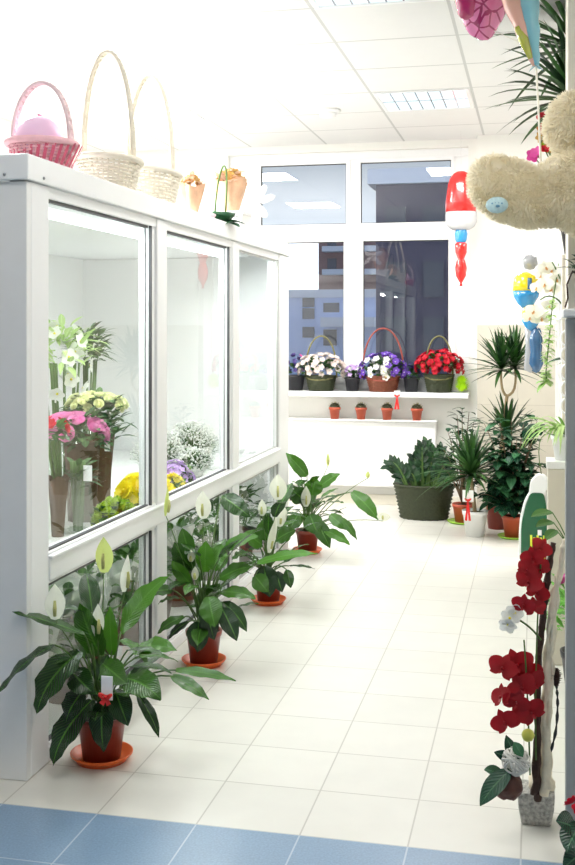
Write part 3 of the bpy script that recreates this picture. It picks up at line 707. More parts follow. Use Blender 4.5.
# ---------------------------------------------------------------- on top of the cooler
TZ = 1.90
def wicker_basket(c, rx, ry, h, m, hm, hx, hh, label, parent_extra=None, n=34, courses=9, flare=.75, handr=.011, name='gift_basket', axis=(1, 0, 0)):
    t = thing(name, c, label, 'basket', 'wicker baskets on the cooler'); b = MB(); c = V(c)
    for j in range(n):
        a = 2 * PI * j / n; d = V((math.cos(a) * rx, math.sin(a) * ry, 0))
        b.tube([c + d * flare + V((0, 0, .004)), c + d + V((0, 0, h))], .0045, 5)
    for i in range(courses):
        q = (i + .5) / courses; k = flare + (1 - flare) * q
        pts = [c + V((math.cos(a) * rx * k, math.sin(a) * ry * k, h * q)) * 1 + V((math.cos(a), math.sin(a), 0)) * .005 * (1 if (j + i) % 2 else -1) for j in range(n) for a in [2 * PI * j / n]]
        b.tube(pts, h / courses * .42, 5, closed=True)
    b.build('woven_body', m, t)
    MB().lathe(c, [(1, .003), (.98, .012), (0, .012)], 28, rx * flare, ry * flare).build('bottom', m, t)
    rim = MB(); rim.tube([c + V((math.cos(2 * PI * j / 40) * rx * 1.03, math.sin(2 * PI * j / 40) * ry * 1.03, h)) for j in range(40)], .012, 7, closed=True); rim.build('rim', m, t)
    hd = MB(); A = V(axis).normalized(); sd = A.cross(V((0, 0, 1)))
    for o in (-.012, .012): hd.tube([p + sd * o for p in arch(c + V((0, 0, h * .6)), hx, hh - h * .6, 22, A)], handr, 6)
    for i in range(0, 23):
        p = arch(c + V((0, 0, h * .6)), hx, hh - h * .6, 22, A)[i]; hd.ball(p, (handr * 1.5, .018, handr * 1.4), 8, 5)
    hd.build('handle', hm, t); return t
c = V((P(42, 165, 3.34).x, 3.34, TZ)); t = wicker_basket(c, .108, .12, .085, 'wicker_pink', 'pale_pink', .105, .29, handr=.006, label='pink wicker basket with ribbon weave and tall handle on the cooler', axis=(1, 0, 0))
b = MB()
for j in range(30):
    a = 2 * PI * j / 30; d = V((math.cos(a) * .105, math.sin(a) * .12, 0)); o = V((math.cos(a), math.sin(a), 0)) * .012
    b.leaf(c + d * .8 + o + V((0, 0, .008)), c + d * 1.02 + o + V((.006, .02, .085)), .012, bend=.1, seg=4, nx=1, up=tuple(o), prof=lambda q: .9)
b.build('ribbon_weave', 'rose_ribbon', t)
t = thing('pink_ball', c + V((-.01, 0, .014)), 'pale pink ball resting in the pink basket', 'ball')
MB().ball(c + V((-.01, 0, .014 + .083)), (.078, .085, .083), 20, 14).build('ball_skin', mat('pale_pink_skin', (.92, .62, .84), .4, var=.03), t)
MB().tube([c + V((-.01, 0, .182)), c + V((-.01, 0, .178)), c + V((-.008, 0, .186))], [.004, .006, .008], 8).build('knot', 'p_pink', t)
wicker_basket((P(108, 170, 4.0).x, 4.0, TZ), .12, .17, .13, 'wicker_white', 'wicker_white', .105, .56, 'large white wicker basket with tall handle beside the pink one', n=36, courses=10, handr=.007)
wicker_basket((P(150, 180, 4.50).x, 4.50, TZ), .12, .20, .15, 'wicker_white', 'wicker_white', .105, .58, 'second white wicker basket with handle, farther along the cooler top', n=36, courses=10, handr=.007)
def bundle(c, r, h, label, m, seed, name='wrapped_posy'):
    t = thing(name, c, label, 'posy'); wrap_cone(c, r * .45, r, h * .75, m, t, seed, frill=.16)
    b = leafball(V(c) + V((0, 0, h * .72)), r * .7, r * .7, h * .25, 40, r * .6, r * .4, seed, ages=(.2, .8)); b.build('dried_petals', 'peach_leaf', t)
    for p, e, rr in dome(9, V(c) + V((0, 0, h * .7)), r * .75, r * .75, h * .28, seed, .1): inst(BM['ochre'], 'blossom', t, p, e, r * .32)
    return t
M['peach_leaf'] = leafmat('peach_leaf', (.42, .16, .07), (.85, .62, .45), .5, .3)
bundle(V((-1.575, 4.86, TZ)), .062, .19, 'small peach dried posy beside the large white basket', 'peachfilm', 51)
t = thing('tissue_pack', (-1.55, 4.99, TZ), 'flat pink tissue pack lying on the cooler edge', 'tissue pack')
m = MB(); m.ball((-1.56, 5.02, TZ + .018), (.055, .06, .018), 16, 8, .25); m.build('tissue', 'pinkpaper', t)
MB().tube([(-1.60, 5.02, TZ + .036), (-1.52, 5.02, TZ + .036)], .004, 6).build('band', 'card', t)
# leaf cone with a looped handle
c = P(221, 219, 5.15); c = V((-1.545, 5.24, TZ)); t = thing('leaf_posy_holder', c, 'green leaf posy holder with thin looped handle on the cooler edge', 'posy holder')
b = MB()
for i in range(9):
    a = 2 * PI * i / 9 + .3; d = V((math.cos(a), math.sin(a), 0)); b.leaf(c + V((0, 0, .006)), c + d * .125 + V((0, 0, .045 - .075 * max(0, d.x * .8 - d.y * .5))), .10, bend=.10, seg=6, age=.35 + .05 * (i % 4))
b.build('leaves', 'ficus', t)
MB().lathe(c, [(.04, 0), (.085, .035), (.098, .052), (.085, .05), (0, .040)], 20, .8, 1).build('cup', 'ficus', t)
MB().tube(arch(c + V((0, 0, .05)), .035, .24, 22, (.9, -.4, 0), (.02, 0, 0)), .0045, 6).build('handle', 'stem', t)
# white pot with the peach bouquet and a white satin bow
c = V((-1.60, 5.62, TZ)); t = thing('gift_pot', c, 'white square pot near the far end of the cooler top', 'flower pot')
m = MB(); m.add([c + V((x * s_, y * s_, z)) for z, s_ in ((0, .075), (.085, .095)) for x, y in ((-1, -1), (1, -1), (1, 1), (-1, 1))], [(3, 2, 1, 0), (0, 1, 5, 4), (1, 2, 6, 5), (2, 3, 7, 6), (3, 0, 4, 7)])
m.box(c.x - .09, c.x + .09, c.y - .09, c.y + .09, TZ + .07, TZ + .078); m.build('body', 'whitepot', t, smooth=False, bevel=.004)
m = MB(); m.box(c.x - .1, c.x + .1, c.y - .1, c.y - .088, TZ + .08, TZ + .095); m.box(c.x - .1, c.x + .1, c.y + .088, c.y + .1, TZ + .08, TZ + .095); m.box(c.x - .1, c.x - .088, c.y - .088, c.y + .088, TZ + .08, TZ + .095); m.box(c.x + .088, c.x + .1, c.y - .088, c.y + .088, TZ + .08, TZ + .095)
m.build('rim', 'whitepot', t, smooth=False)
bundle(c + V((0, 0, .079)), .092, .25, 'peach paper posy standing in the white square pot', 'peachfilm', 53)
c = V((-1.60, 6.15, TZ)); t = thing('satin_bow', c, 'white satin bow on its stick at the far end of the cooler', 'bow')
MB().tube([c, c + V((0, 0, .20))], .004, 6).build('stick', 'card', t); MB().lathe(c, [(.04, 0), (.035, .02), (.006, .03), (0, .03)], 16).build('foot', 'whitepot', t)
b = MB(); k = c + V((0, 0, .21))
for a in (.35, 1.1, 1.95, 2.75, 4.0, 5.4):
    d = V((math.cos(a), .4 * math.sin(a * 2), math.sin(a))); rt = d.to_track_quat('X', 'Y').to_matrix()
    b.ball(k + d * .06, (.062, .022, .036), 14, 8, .2, rt)
b.ball(k, .022, 10, 8); b.build('loops', 'bowwhite', t)

# ---------------------------------------------------------------- peace lilies along the cooler
def bladeprof(t): return max(.03, math.sin(PI * min(1, .04 + .96 * t) ** .80) ** .85 * (1 - .12 * t))
def spathe(t, base, p, hgt, wid, face, m, bent=0.):
    """a flower: long stalk, boat-shaped spathe, knobbly spadix (sub-part)"""
    b = MB(); p = V(p); f = V(face).normalized(); top = p + V((0, 0, hgt)) + f * bent
    b.age = .5; b.leaf(p, top, wid, bend=-.10, seg=8, fold=.55, up=tuple(-f), prof=lambda q: max(.03, math.sin(PI * (.06 + .94 * q) ** .75) ** .9), nx=3)
    o = b.build('spathe', m, t)
    q = p + f * .012 + V((0, 0, hgt * .12)); MB().tube([q, q + V((0, 0, hgt * .2)) + f * .006, q + V((0, 0, hgt * .42)) + f * .004], [.0055, .0065, .004], 8).build('spadix', 'spadix', o)
    return [(base, p)]
def peace_lily(x, y, r, h, label, leaves, flowers, fill, seed, card=None, maxr=.26, maxz=.48):
    rr = random.Random(seed)
    t = thing('peace_lily', (x, y, 0), label, 'potted plant', 'peace lilies along the cooler')
    MB().lathe((x, y, 0), [(r * 1.02, 0), (r * 1.22, .026), (r * 1.27, .026), (r * 1.27, .022), (r * 1.06, .006), (0, .006)], 32).build('saucer', 'orange', t)
    MB().lathe((x, y, 0), [(r * .76, .007), (r * .96, h * .84), (r * 1.02, h * .85), (r * 1.05, h), (r * .96, h), (r * .92, h * .9), (0, h * .9)], 32).build('pot', 'terra', t)
    MB().lathe((x, y, 0), [(r * .93, h * .91), (r * .5, h * .93), (0, h * .935)], 20).build('soil', 'soil', t)
    fol = MB(); st = MB(); c0 = V((x, y, h * .92))
    def petiole(B, rad=.0028):
        o = c0 + V((rr.uniform(-.3, .3) * r, rr.uniform(-.3, .3) * r, 0)); mid = o.lerp(B, .45) + V((0, 0, max(.03, (B - o).length * .30)))
        st.tube(bez(o, mid, B, 7), [rad * 1.3, rad], 5)
    for L in leaves:
        B, T, wd, bend, age = L[:5]; up = L[5] if len(L) > 5 else (0, 0, 1)
        fol.leaf(B, T, wd, bend=bend, seg=10, fold=.22, rip=.05, prof=bladeprof, age=age, nx=3, up=up, droop=.12); petiole(B)
    for i in range(fill):
        a = i * 2.4 + rr.uniform(-.3, .3); el = rr.uniform(-.25, 1.0); L = rr.uniform(.12, .19)
        z = h + rr.uniform(.03, maxz - .15) ; rad = rr.uniform(.05, maxr * .5)
        ca, sa = math.cos(a), math.sin(a)
        if ca < -.15: rad *= .55
        B = V((x + ca * rad, y + sa * rad, z)); k = .55 if ca < -.15 else 1
        T = B + V((ca * L * .85 * k, sa * L * .85, L * el * .7)); T.x = max(T.x, -1.475) if T.y > 3.0 else T.x
        if T.z < .05: T.z = .05
        fol.leaf(B, T, rr.uniform(.05, .075), bend=rr.uniform(.1, .25), seg=9, fold=.2, rip=.03, prof=bladeprof, age=rr.uniform(.0, .55), nx=3, droop=.12); petiole(B)
    for (p, hg, wd, face, m, bent) in flowers:
        spathe(t, c0, p, hg, wd, face, m, bent); p = V(p)
        o = c0 + V((rr.uniform(-.2, .2) * r, rr.uniform(-.2, .2) * r, 0)); st.tube(bez(o, o.lerp(p, .5) + V((0, 0, .06)), p, 9), [.003, .0018], 5)
    st.build('stalks', 'stem', t); fol.build('leaves', 'lily', t)
    return t
FR = (.1, -.9, .35)
A = lambda u, v, Y: P(u, v, Y)
k1, k2, k3, k4 = .0032, .0041, .0050, .0061
peace_lily(-1.345, 3.23, .078, .145, 'peace lily nearest the camera, in front of the cooler corner post', [
    (A(55, 645, 3.02), A(-6, 700, 2.92), 27 * k1, .22, .02), (A(84, 634, 3.10), A(12, 612, 3.0), 17 * k1, .05, .25, (0, -.35, 1)),
    (A(80, 652, 3.12), A(37, 714, 3.02), 40 * k1, .30, .12, (-.3, -.75, .6)), (A(92, 700, 3.15), A(53, 766, 3.05), 34 * k1, .28, .05, (-.3, -.8, .5)),
    (A(100, 655, 3.22), A(80, 603, 3.20), 34 * k1, .10, .45, (-.2, -1, .2)), (A(121, 632, 3.32), A(168, 576, 3.34), 32 * k1, .14, .85, (-.5, -.8, .5)),
    (A(112, 655, 3.26), A(110, 606, 3.27), 16 * k1, .10, .95, FR), (A(135, 652, 3.22), A(177, 651, 3.16), 24 * k1, .30, .75, (-.1, -.5, .8)),
    (A(126, 678, 3.12), A(161, 700, 3.02), 32 * k1, .25, .35, (.2, -.7, .8)), (A(103, 664, 3.14), A(127, 684, 3.06), 26 * k1, .2, .45, (.1, -.9, .5)),
    (A(172, 676, 3.16), A(209, 700, 3.10), 15 * k1, .12, .45, (.1, -.5, .9)), (A(176, 670, 3.20), A(236, 681, 3.20), 13 * k1, .10, .6, (0, -.5, .9)),
    (A(138, 695, 3.12), A(159, 738, 3.06), 13 * k1, .25, .05, (.5, -.6, .5)), (A(103, 700, 3.14), A(104, 752, 3.12), 26 * k1, .2, .0, (0, -1, .3)),
    (A(72, 672, 3.12), A(94, 694, 3.06), 26 * k1, .15, .1, (-.2, -.8, .6)), (A(115, 690, 3.14), A(128, 726, 3.10), 24 * k1, .2, .05, (.3, -.9, .4)),
    (A(84, 690, 3.10), A(66, 722, 3.06), 30 * k1, .2, .0, (-.4, -.8, .4)), (A(120, 640, 3.3), A(150, 668, 3.3), 20 * k1, .3, .6), (A(98, 680, 3.2), A(108, 655, 3.24), 26 * k1, .1, .1, FR)], [
    (A(104, 573, 3.24), .115, .058, (.2, -1, .2), 'spathe_g', .01), (A(125, 592, 3.30), .12, .040, (.9, -.5, .2), 'spathe', .015), (A(55, 620, 3.06), .11, .062, (.4, -1, .2), 'spathe', .01), (A(98, 637, 3.20), .105, .042, (.6, -1, .2), 'spathe', .0)], 14, 3)
t = ribbon_card(P(107, 688, 3.0), 'white card with red bow stuck in the nearest peace lily', None, .035, .07, .02, stick=V((-1.335, 3.19, .13)))
peace_lily(-1.32, 4.24, .072, .142, 'second peace lily from the camera, beside the first cooler mullion', [
    (A(209, 597, 4.08), A(215, 627, 4.02), 24 * k2, .15, .5, (.1, -1, .4)), (A(222, 602, 4.16), A(247, 632, 4.10), 17 * k2, .3, .1, (.4, -.7, .6)), (A(222, 608, 4.12), A(237, 641, 4.06), 19 * k2, .25, .0, (.3, -.9, .4)),
    (A(184, 617, 4.10), A(158, 634, 4.04), 15 * k2, .25, .35, (-.3, -.6, .7)), (A(188, 622, 4.12), A(169, 639, 4.06), 11 * k2, .2, .0, (-.3, -.7, .7)), (A(192, 570, 4.22), A(174, 542, 4.2), 24 * k2, .12, .25, (-.4, -.8, .4)),
    (A(190, 583, 4.2), A(172, 561, 4.2), 16 * k2, .12, .9, (-.4, -.8, .4)), (A(205, 572, 4.24), A(206, 541, 4.25), 20 * k2, .1, .9, FR), (A(213, 570, 4.24), A(222, 544, 4.28), 24 * k2, .12, .75, (.2, -.9, .4)),
    (A(220, 578, 4.2), A(253, 567, 4.2), 20 * k2, .2, .5, (.1, -.6, .8)), (A(221, 592, 4.18), A(256, 599, 4.14), 18 * k2, .2, .55, (.1, -.5, .8)), (A(222, 550, 4.3), A(258, 536, 4.3), 18 * k2, .15, .6, (0, -.6, .8)),
    (A(180, 598, 4.14), A(158, 604, 4.1), 15 * k2, .2, .4), (A(172, 590, 4.12), A(149, 594, 4.08), 17 * k2, .2, .3, (0, -.5, .8)), (A(199, 622, 4.12), A(198, 652, 4.14), 24 * k2, .15, .0, (0, -1, .3)), (A(206, 606, 4.12), A(214, 640, 4.12), 20 * k2, .15, .0, (.2, -1, .3)),
    (A(222, 496, 4.5), A(250, 517, 4.46), 22 * k2, .12, .15, (.1, -.8, .5)), (A(190, 555, 4.3), A(182, 528, 4.3), 18 * k2, .1, .5, FR)], [
    (A(203, 519, 4.25), .115, .066, (.1, -1, .2), 'spathe', .01), (A(166, 516, 4.16), .12, .026, (1, -.4, .2), 'spathe_g', .01), (A(191, 562, 4.18), .05, .03, (.2, -1, .1), 'spathe', 0), (A(195, 580, 4.16), .055, .03, (.2, -1, .1), 'spathe', 0)], 26, 5)
peace_lily(-1.30, 5.26, .070, .140, 'third peace lily from the camera, beside the second cooler mullion', [
    (A(257, 563, 5.06), A(318, 554, 5.02), 15 * k3, .12, .8, (0, -.5, .9)), (A(287, 570, 5.1), A(291, 588, 5.08), 11 * k3, .2, .2, (.2, -1, .3)), (A(255, 576, 5.05), A(268, 592, 5.02), 18 * k3, .2, .45, (.1, -1, .4)),
    (A(264, 566, 5.14), A(270, 597, 5.14), 26 * k3, .15, .0, (0, -1, .3)), (A(276, 572, 5.14), A(282, 592, 5.12), 16 * k3, .15, .0, (.2, -1, .3)), (A(250, 552, 5.2), A(232, 560, 5.14), 20 * k3, .2, .4), (A(262, 545, 5.25), A(244, 533, 5.2), 20 * k3, .15, .6, (0, -.7, .7)),
    (A(268, 540, 5.26), A(262, 520, 5.26), 22 * k3, .1, .5, FR), (A(276, 540, 5.24), A(296, 530, 5.24), 20 * k3, .15, .45, (0, -.7, .7)), (A(246, 568, 5.1), A(228, 577, 5.04), 14 * k3, .2, .6)], [
    (A(262, 516, 5.24), .085, .045, (.1, -1, .2), 'spathe', 0), (A(278, 500, 5.3), .13, .09, (.2, -1, .2), 'spathe', .01), (A(270, 553, 5.1), .17, .05, (.9, -.7, .2), 'spathe', .05), (A(280, 527, 5.2), .10, .07, (.5, -1, .5), 'spathe', .05)], 26, 9)
peace_lily(-1.36, 6.5, .072, .142, 'farthest peace lily, at the window end of the cooler', [
    (A(307, 476, 6.42), A(286, 453, 6.38), 15 * k4, .10, .6, (.3, -.9, .4)), (A(352, 492, 6.35), A(378, 520, 6.32), 17 * k4, .2, .6, (.4, -.8, .5)), (A(318, 488, 6.46), A(340, 474, 6.46), 15 * k4, .15, .6, (0, -.7, .7)), (A(341, 518, 6.3), A(357, 540, 6.28), 10 * k4, .12, .5, (.3, -.6, .8)),
    (A(324, 530, 6.28), A(350, 545, 6.24), 13 * k4, .15, .7, (.2, -.6, .8)), (A(305, 500, 6.4), A(292, 490, 6.36), 20 * k4, .15, .3, (-.2, -.9, .4)), (A(312, 495, 6.44), A(316, 478, 6.46), 20 * k4, .1, .7, FR), (A(322, 505, 6.4), A(344, 503, 6.36), 15 * k4, .15, .5),
    (A(310, 515, 6.3), A(318, 535, 6.26), 20 * k4, .15, .35, (.1, -1, .4)), (A(298, 515, 6.3), A(290, 530, 6.26), 18 * k4, .15, .4, (-.1, -1, .4)), (A(330, 515, 6.3), A(346, 530, 6.28), 14 * k4, .15, .55, (.2, -.7, .6)), (A(316, 520, 6.3), A(330, 548, 6.26), 16 * k4, .15, .3, (.2, -1, .4))], [
    (A(306, 507, 6.34), .125, .06, (.3, -1, .2), 'spathe', .01), (A(328, 466, 6.46), .08, .022, (.4, -1, .2), 'spathe_g', 0), (A(368, 478, 6.4), .04, .028, (.4, -1, .2), 'spathe_g', 0), (A(383, 521, 6.3), .05, .08, (0, -1, .6), 'spathe', 0)], 24, 12)

# ---------------------------------------------------------------- plants by the back wall
def strap(mb, c, a, L, el, w, droop, age, seg=7):
    d = V((math.cos(a) * math.cos(el), math.sin(a) * math.cos(el), math.sin(el))); T = c + d * L - V((0, 0, droop * L))
    mb.leaf(c, T, w, bend=droop * .9 + .03, seg=seg, nx=1, fold=.3, prof=lambda t: (1 - t ** 3) * (.55 + .45 * min(1, t * 4)), age=age)
def rosette(mb, c, n, L, w, seed, el0=-.2, el1=1.45, dr=.15, ages=(.1, .9), ymax=None):
    rr = random.Random(seed)
    for i in range(n):
        q = (i + .5) / n; strap(mb, V(c) + V((0, 0, .04 * q)), i * 2.39996 + rr.uniform(-.2, .2), L * rr.uniform(.8, 1.1), el0 + (el1 - el0) * q ** 1.0 + rr.uniform(-.1, .1), w, dr * rr.uniform(.5, 1.5), rr.uniform(*ages))
def pot(t, x, y, r, h, m, z=0., rb=.74):
    MB().lathe((x, y, z), [(r * rb, 0), (r * .95, h * .82), (r * 1.0, h * .83), (r * 1.05, h), (r * .95, h), (r * .92, h * .9), (0, h * .9)], 28).build('pot', m, t)
    MB().lathe((x, y, z), [(r * .92, h * .905), (0, h * .93)], 16).build('soil', 'soil', t)
def dish(t, x, y, r, m, z=0.): MB().lathe((x, y, z), [(r * .85, 0), (r, .012), (r, .016), (r * .85, .005), (0, .005)], 28).build('saucer', m, t)
# zamioculcas in an oval green basket
x, y = P(424, 500, 7.87).x, 7.87
t = thing('zamioculcas', (x, y, 0), 'dark zamioculcas in an oval green wicker basket by the radiator', 'potted plant')
basket_pot((x, y, 0), .205, .235, 'wicker_green', t, 1, .7); MB().lathe((x, y, 0), [(.19, .205), (0, .22)], 20, 1, .7).build('soil', 'soil', t)
fol = MB(); st = MB(); rr = random.Random(4)
targets = [(388, 466), (392, 462), (402, 470), (414, 458), (422, 447), (427, 444), (434, 452), (441, 450), (448, 462), (410, 474), (418, 468), (430, 465), (438, 470), (404, 482), (446, 478), (425, 480), (398, 478), (412, 466), (431, 456), (443, 468), (450, 474), (420, 452), (436, 460), (406, 476)]
for i, (u, v) in enumerate(targets):
    yy = y + rr.uniform(-.10, .12); T = P(u, v, yy); B = V((x + (T.x - x) * .45, yy, .21)); ctl = B.lerp(T, .5) + V((0, 0, .08))
    pts = bez(B, ctl, T, 14); st.tube(pts, [.010, .003], 6)
    for j in range(3, 15):
        d = (pts[j] - pts[j - 1]).normalized(); sd = d.cross(V((0, -1, .3))).normalized()
        for s in ((-1, 1)[j % 2],):
            e = pts[j] + sd * s * .052 * (1.25 - j / 22) + d * .055 + V((0, rr.uniform(-.02, .02), 0)); fol.leaf(pts[j], e, .034, bend=.1, seg=4, nx=1, age=rr.uniform(0, .8), up=(0, -1, .5))
st.build('stalks', 'stem', t); fol.build('leaves', 'zz', t)
# cordyline in a white pot with a ribbon card
x, y = P(475, 530, 7.27).x, 7.27
t = thing('cordyline', (x, y, 0), 'fan-leaved palm-like plant in a white pot on the tiles', 'potted plant')
pot(t, x, y, .082, .17, 'whitepot'); c = P(471, 477, 7.27)
MB().tube(bez((x, y, .15), (x - .01, y, .25), c, 6), [.014, .011], 8).build('trunk', 'bark_pale', t)
f = MB(); rosette(f, c, 115, .35, .026, 61, -.25, 1.45, .16, (.0, .6)); f.build('leaves', 'palm', t)
ribbon_card(P(468, 496, 7.02), 'white card with red ribbon above the white pot', None, .07, .075, .13, stick=V((x - .03, y - .05, .16)))
# small red pot behind it with a loose leafy shrub
x, y = P(463, 515, 7.75).x, 7.75
t = thing('leafy_shrub', (x, y, 0), 'loose dark shrub in a small red pot behind the white pot', 'potted plant')
dish(t, x, y, .11, 'lime'); pot(t, x, y, .075, .13, 'terra2', .006)
st = MB(); fol = MB(); rr = random.Random(8)
for (u, v) in [(457, 415), (462, 408), (469, 412), (474, 421), (448, 432), (455, 428), (480, 440), (444, 450), (466, 430), (487, 455), (440, 465), (488, 470), (450, 480), (478, 480)]:
    T = P(u, v, y + rr.uniform(-.12, .12)); pts = bez((x, y, .12), V((x, y, .12)).lerp(T, .5) + V((0, 0, .1)), T, 10); st.tube(pts, [.006, .002], 5)
    for j in range(4, 11):
        for s in (-1, 1):
            a = rr.uniform(0, 6.28); d = V((math.cos(a), math.sin(a) * .6, rr.uniform(-.4, .5))); fol.leaf(pts[j], pts[j] + d * .08, .04, bend=.15, seg=4, nx=1, age=rr.uniform(0, .4))
st.build('stems', 'bark', t); fol.build('leaves', 'ficus', t)
# two-headed dracaena in a tall dark red pot
x, y = P(497, 520, 7.58).x, 7.58
t = thing('dracaena', (x, y, 0), 'tall dracaena with forked trunk in a tall dark red pot', 'potted plant')
pot(t, x, y, .082, .22, 'terra')
fk = P(507, 396, y); h1, h2 = P(501, 371, y - .03), P(515, 369, y + .03); lo = P(507, 438, y - .02)
tr = MB(); tr.tube(bez((x, y, .2), (x + .02, y, .5), fk, 8), [.013, .011], 8); tr.tube(bez(fk, fk + V((-.045, 0, .02)), h1, 6), [.010, .008], 7); tr.tube(bez(fk, fk + V((.075, 0, .02)), h2, 6), [.010, .008], 7)
tr.tube(bez((x + .02, y - .02, .2), (x + .0, y - .03, .4), lo, 6), [.010, .008], 7); tr.build('trunk', 'bark_pale', t)
for nm, c, n, s in (('crown', h1, 62, 71), ('crown', h2, 62, 72), ('crown', lo, 56, 73)):
    f = MB(); rosette(f, c, int(n * .95), .30, .027, s, -.3, 1.4, .08, (0, .9)); f.build(nm, 'dracaena', t)
# rubber-leaved ficus in a red pot on a lime dish
x, y = P(513, 530, 7.27).x, 7.27
t = thing('ficus', (x, y, 0), 'dense glossy ficus in a red pot on a lime dish by the green bottle', 'potted plant')
dish(t, x, y, .10, 'lime'); pot(t, x, y, .072, .14, 'terra2', .006)
st = MB(); rr = random.Random(5); fol = MB()
for i in range(64):
    u = 513 + rr.gauss(0, 20); v = rr.uniform(418, 512); T = P(min(543, max(478, u)), v, y + rr.uniform(-.16, .2)); pts = bez((x, y, .13), V((x, y, .2)).lerp(T, .5) + V((0, 0, .08)), T, 8); st.tube(pts, [.006, .002], 5)
    for j in range(3, 9):
        for s in (0, 1):
            a = rr.uniform(0, 6.28); d = V((math.cos(a), math.sin(a) * .8 - .2, rr.uniform(-.6, .35))); fol.leaf(pts[j], pts[j] + d * rr.uniform(.09, .13), .066, bend=.18, seg=4, nx=1, age=rr.uniform(0, 1) ** 2)
st.build('stems', 'bark', t); fol.build('leaves', 'ficus', t)
# big green spray bottle standing on the tiles
p0 = P(534, 555, 6.35); x, y, D = p0.x, 6.35, 6.35; k = D / FOC * 1.0
t = thing('spray_bottle', (x, y, 0), 'oversized green spray bottle with white trigger and white edging', 'spray bottle')
def outl(pts, y0, y1, m, nm, par, grow=0.):
    vs = []; n = len(pts); cx = sum(p[0] for p in pts) / n; cz = sum(p[1] for p in pts) / n
    for yy in (y0, y1):
        for (a, b_) in pts: vs.append((x + a, yy, b_ * 1.07))
    fs = [tuple(range(n)), tuple(range(2 * n - 1, n - 1, -1))] + [(i, i + n, (i + 1) % n + n, (i + 1) % n) for i in range(n)]
    return MB().add(vs, fs).build(nm, m, par, smooth=False, bevel=.006)
def sm(pts, n=4):       # rounded outline
    out = []; N = len(pts)
    for i in range(N):
        a, b_, c_ = V((*pts[i - 1], 0)), V((*pts[i], 0)), V((*pts[(i + 1) % N], 0)); p1 = b_.lerp(a, .3); p2 = b_.lerp(c_, .3)
        for j in range(n): q = j / (n - 1); e = p1 * (1 - q) ** 2 + b_ * 2 * q * (1 - q) + p2 * q * q; out.append((e.x, e.y))
    return out
Hh = .49
shell = [(-.088, 0), (.080, 0), (.085, .28), (.080, .36), (.066, .42), (-.02, .42), (-.056, .36), (-.083, .25)]
outl(sm(shell), y - .022, y + .03, 'card', 'edging', t)
body = [(-.074, .010), (.068, .010), (.073, .28), (.067, .35), (.055, .412), (-.018, .412), (-.046, .35), (-.072, .24)]
outl(sm(body), y - .045, y - .010, 'bottle', 'body', t)
head = [(-.030, .385), (.060, .385), (.066, .425), (.090, .44), (.088, .47), (.06, .505), (.02, .51), (-.02, .47)]
outl(sm(head), y - .04, y + .03, 'whitepot', 'trigger_head', t)
MB().tube(bez((x + .058, y, .44), (x + .085, y, .42), (x + .078, y, .375)), [.009, .006], 8).build('trigger', 'whitepot', t)
m = MB()
for i in range(5): m.box(x - .022 + i * .018, x - .010 + i * .018, y - .0475, y - .044, .06, .20 - .012 * (i % 2))
m.ball((x - .048, y - .045, .085), (.014, .003, .014), 14, 6); m.box(x - .060, x - .036, y - .0475, y - .044, .04, .068); m.build('printed_bars', 'bottle_mark', t, smooth=False)
m = MB(); m.box(x + .02, x + .042, y - .0475, y - .044, .20, .23); m.build('printed_label', 'card', t, smooth=False)

# ---------------------------------------------------------------- shop shelving on the right
UX, UY0, UY1, UZ = .115, 4.95, 6.45, 1.70
t = thing('shelf_unit', (.3, 5.7, 0), 'white and beige shelving unit along the right side', 'shelf unit')
MB().box(UX + .002, .55, UY0, UY0 + .018, 0, UZ).build('end_panel', 'beige', t, smooth=False, bevel=.002)
MB().box(UX + .002, .55, UY1 - .018, UY1, 0, UZ).build('end_panel', 'beige', t, smooth=False, bevel=.002)
for yy in (UY0 + .0185, 5.68, UY1 - .05): MB().box(UX, UX + .03, yy, yy + .03, 0, UZ).build('upright', 'shelf', t, smooth=False, bevel=.002)
for z in (.10, .60, 1.08, 1.42, 1.675): MB().box(UX + .004, .55, UY0 + .0185, UY1 - .0185, z, z + .02).build('shelf_board', 'shelf', t, smooth=False)
MB().box(.53, .55, UY0 + .019, UY1 - .019, .12, UZ).build('back_board', 'beige', t, smooth=False)
SF = {1: .12, 2: .62, 3: 1.10, 4: 1.44, 5: 1.695}
def orchid_bloom(mb_m, r, lipm, name):
    b = MB()
    for a, w_, L in ((PI / 2, .62, 1.0), (PI / 2 + 2.2, .60, .95), (PI / 2 - 2.2, .60, .95)):
        d = V((math.cos(a), math.sin(a), 0)); b.leaf(d * .05 * r, d * L * r + V((0, 0, .05 * r)), w_ * r, bend=.06, seg=6, fold=.1, nx=2, up=(0, 0, 1))
    for a in (.22, PI - .22):
        d = V((math.cos(a), math.sin(a), 0)); b.leaf(d * .03 * r, d * 1.1 * r + V((0, 0, .12 * r)), 1.15 * r, bend=.02, seg=7, fold=.12, nx=3, up=(0, 0, 1), prof=lambda t: max(.06, math.sin(PI * (.05 + .92 * t) ** .7) ** .6), rip=.02)
    b.m = 1; b.ball((0, -.02 * r, .14 * r), (.10 * r, .12 * r, .14 * r), 8, 6); b.leaf((0, -.05 * r, .1 * r), (0, -.45 * r, .34 * r), .34 * r, bend=-.3, seg=4, nx=2, fold=.5)
    return b.mesh(name, [mb_m, lipm])
OBR = orchid_bloom('o_red', 1., 'o_red', 'red_orchid_bloom'); OBW = orchid_bloom('o_white', 1., 'o_lip', 'white_orchid_bloom')
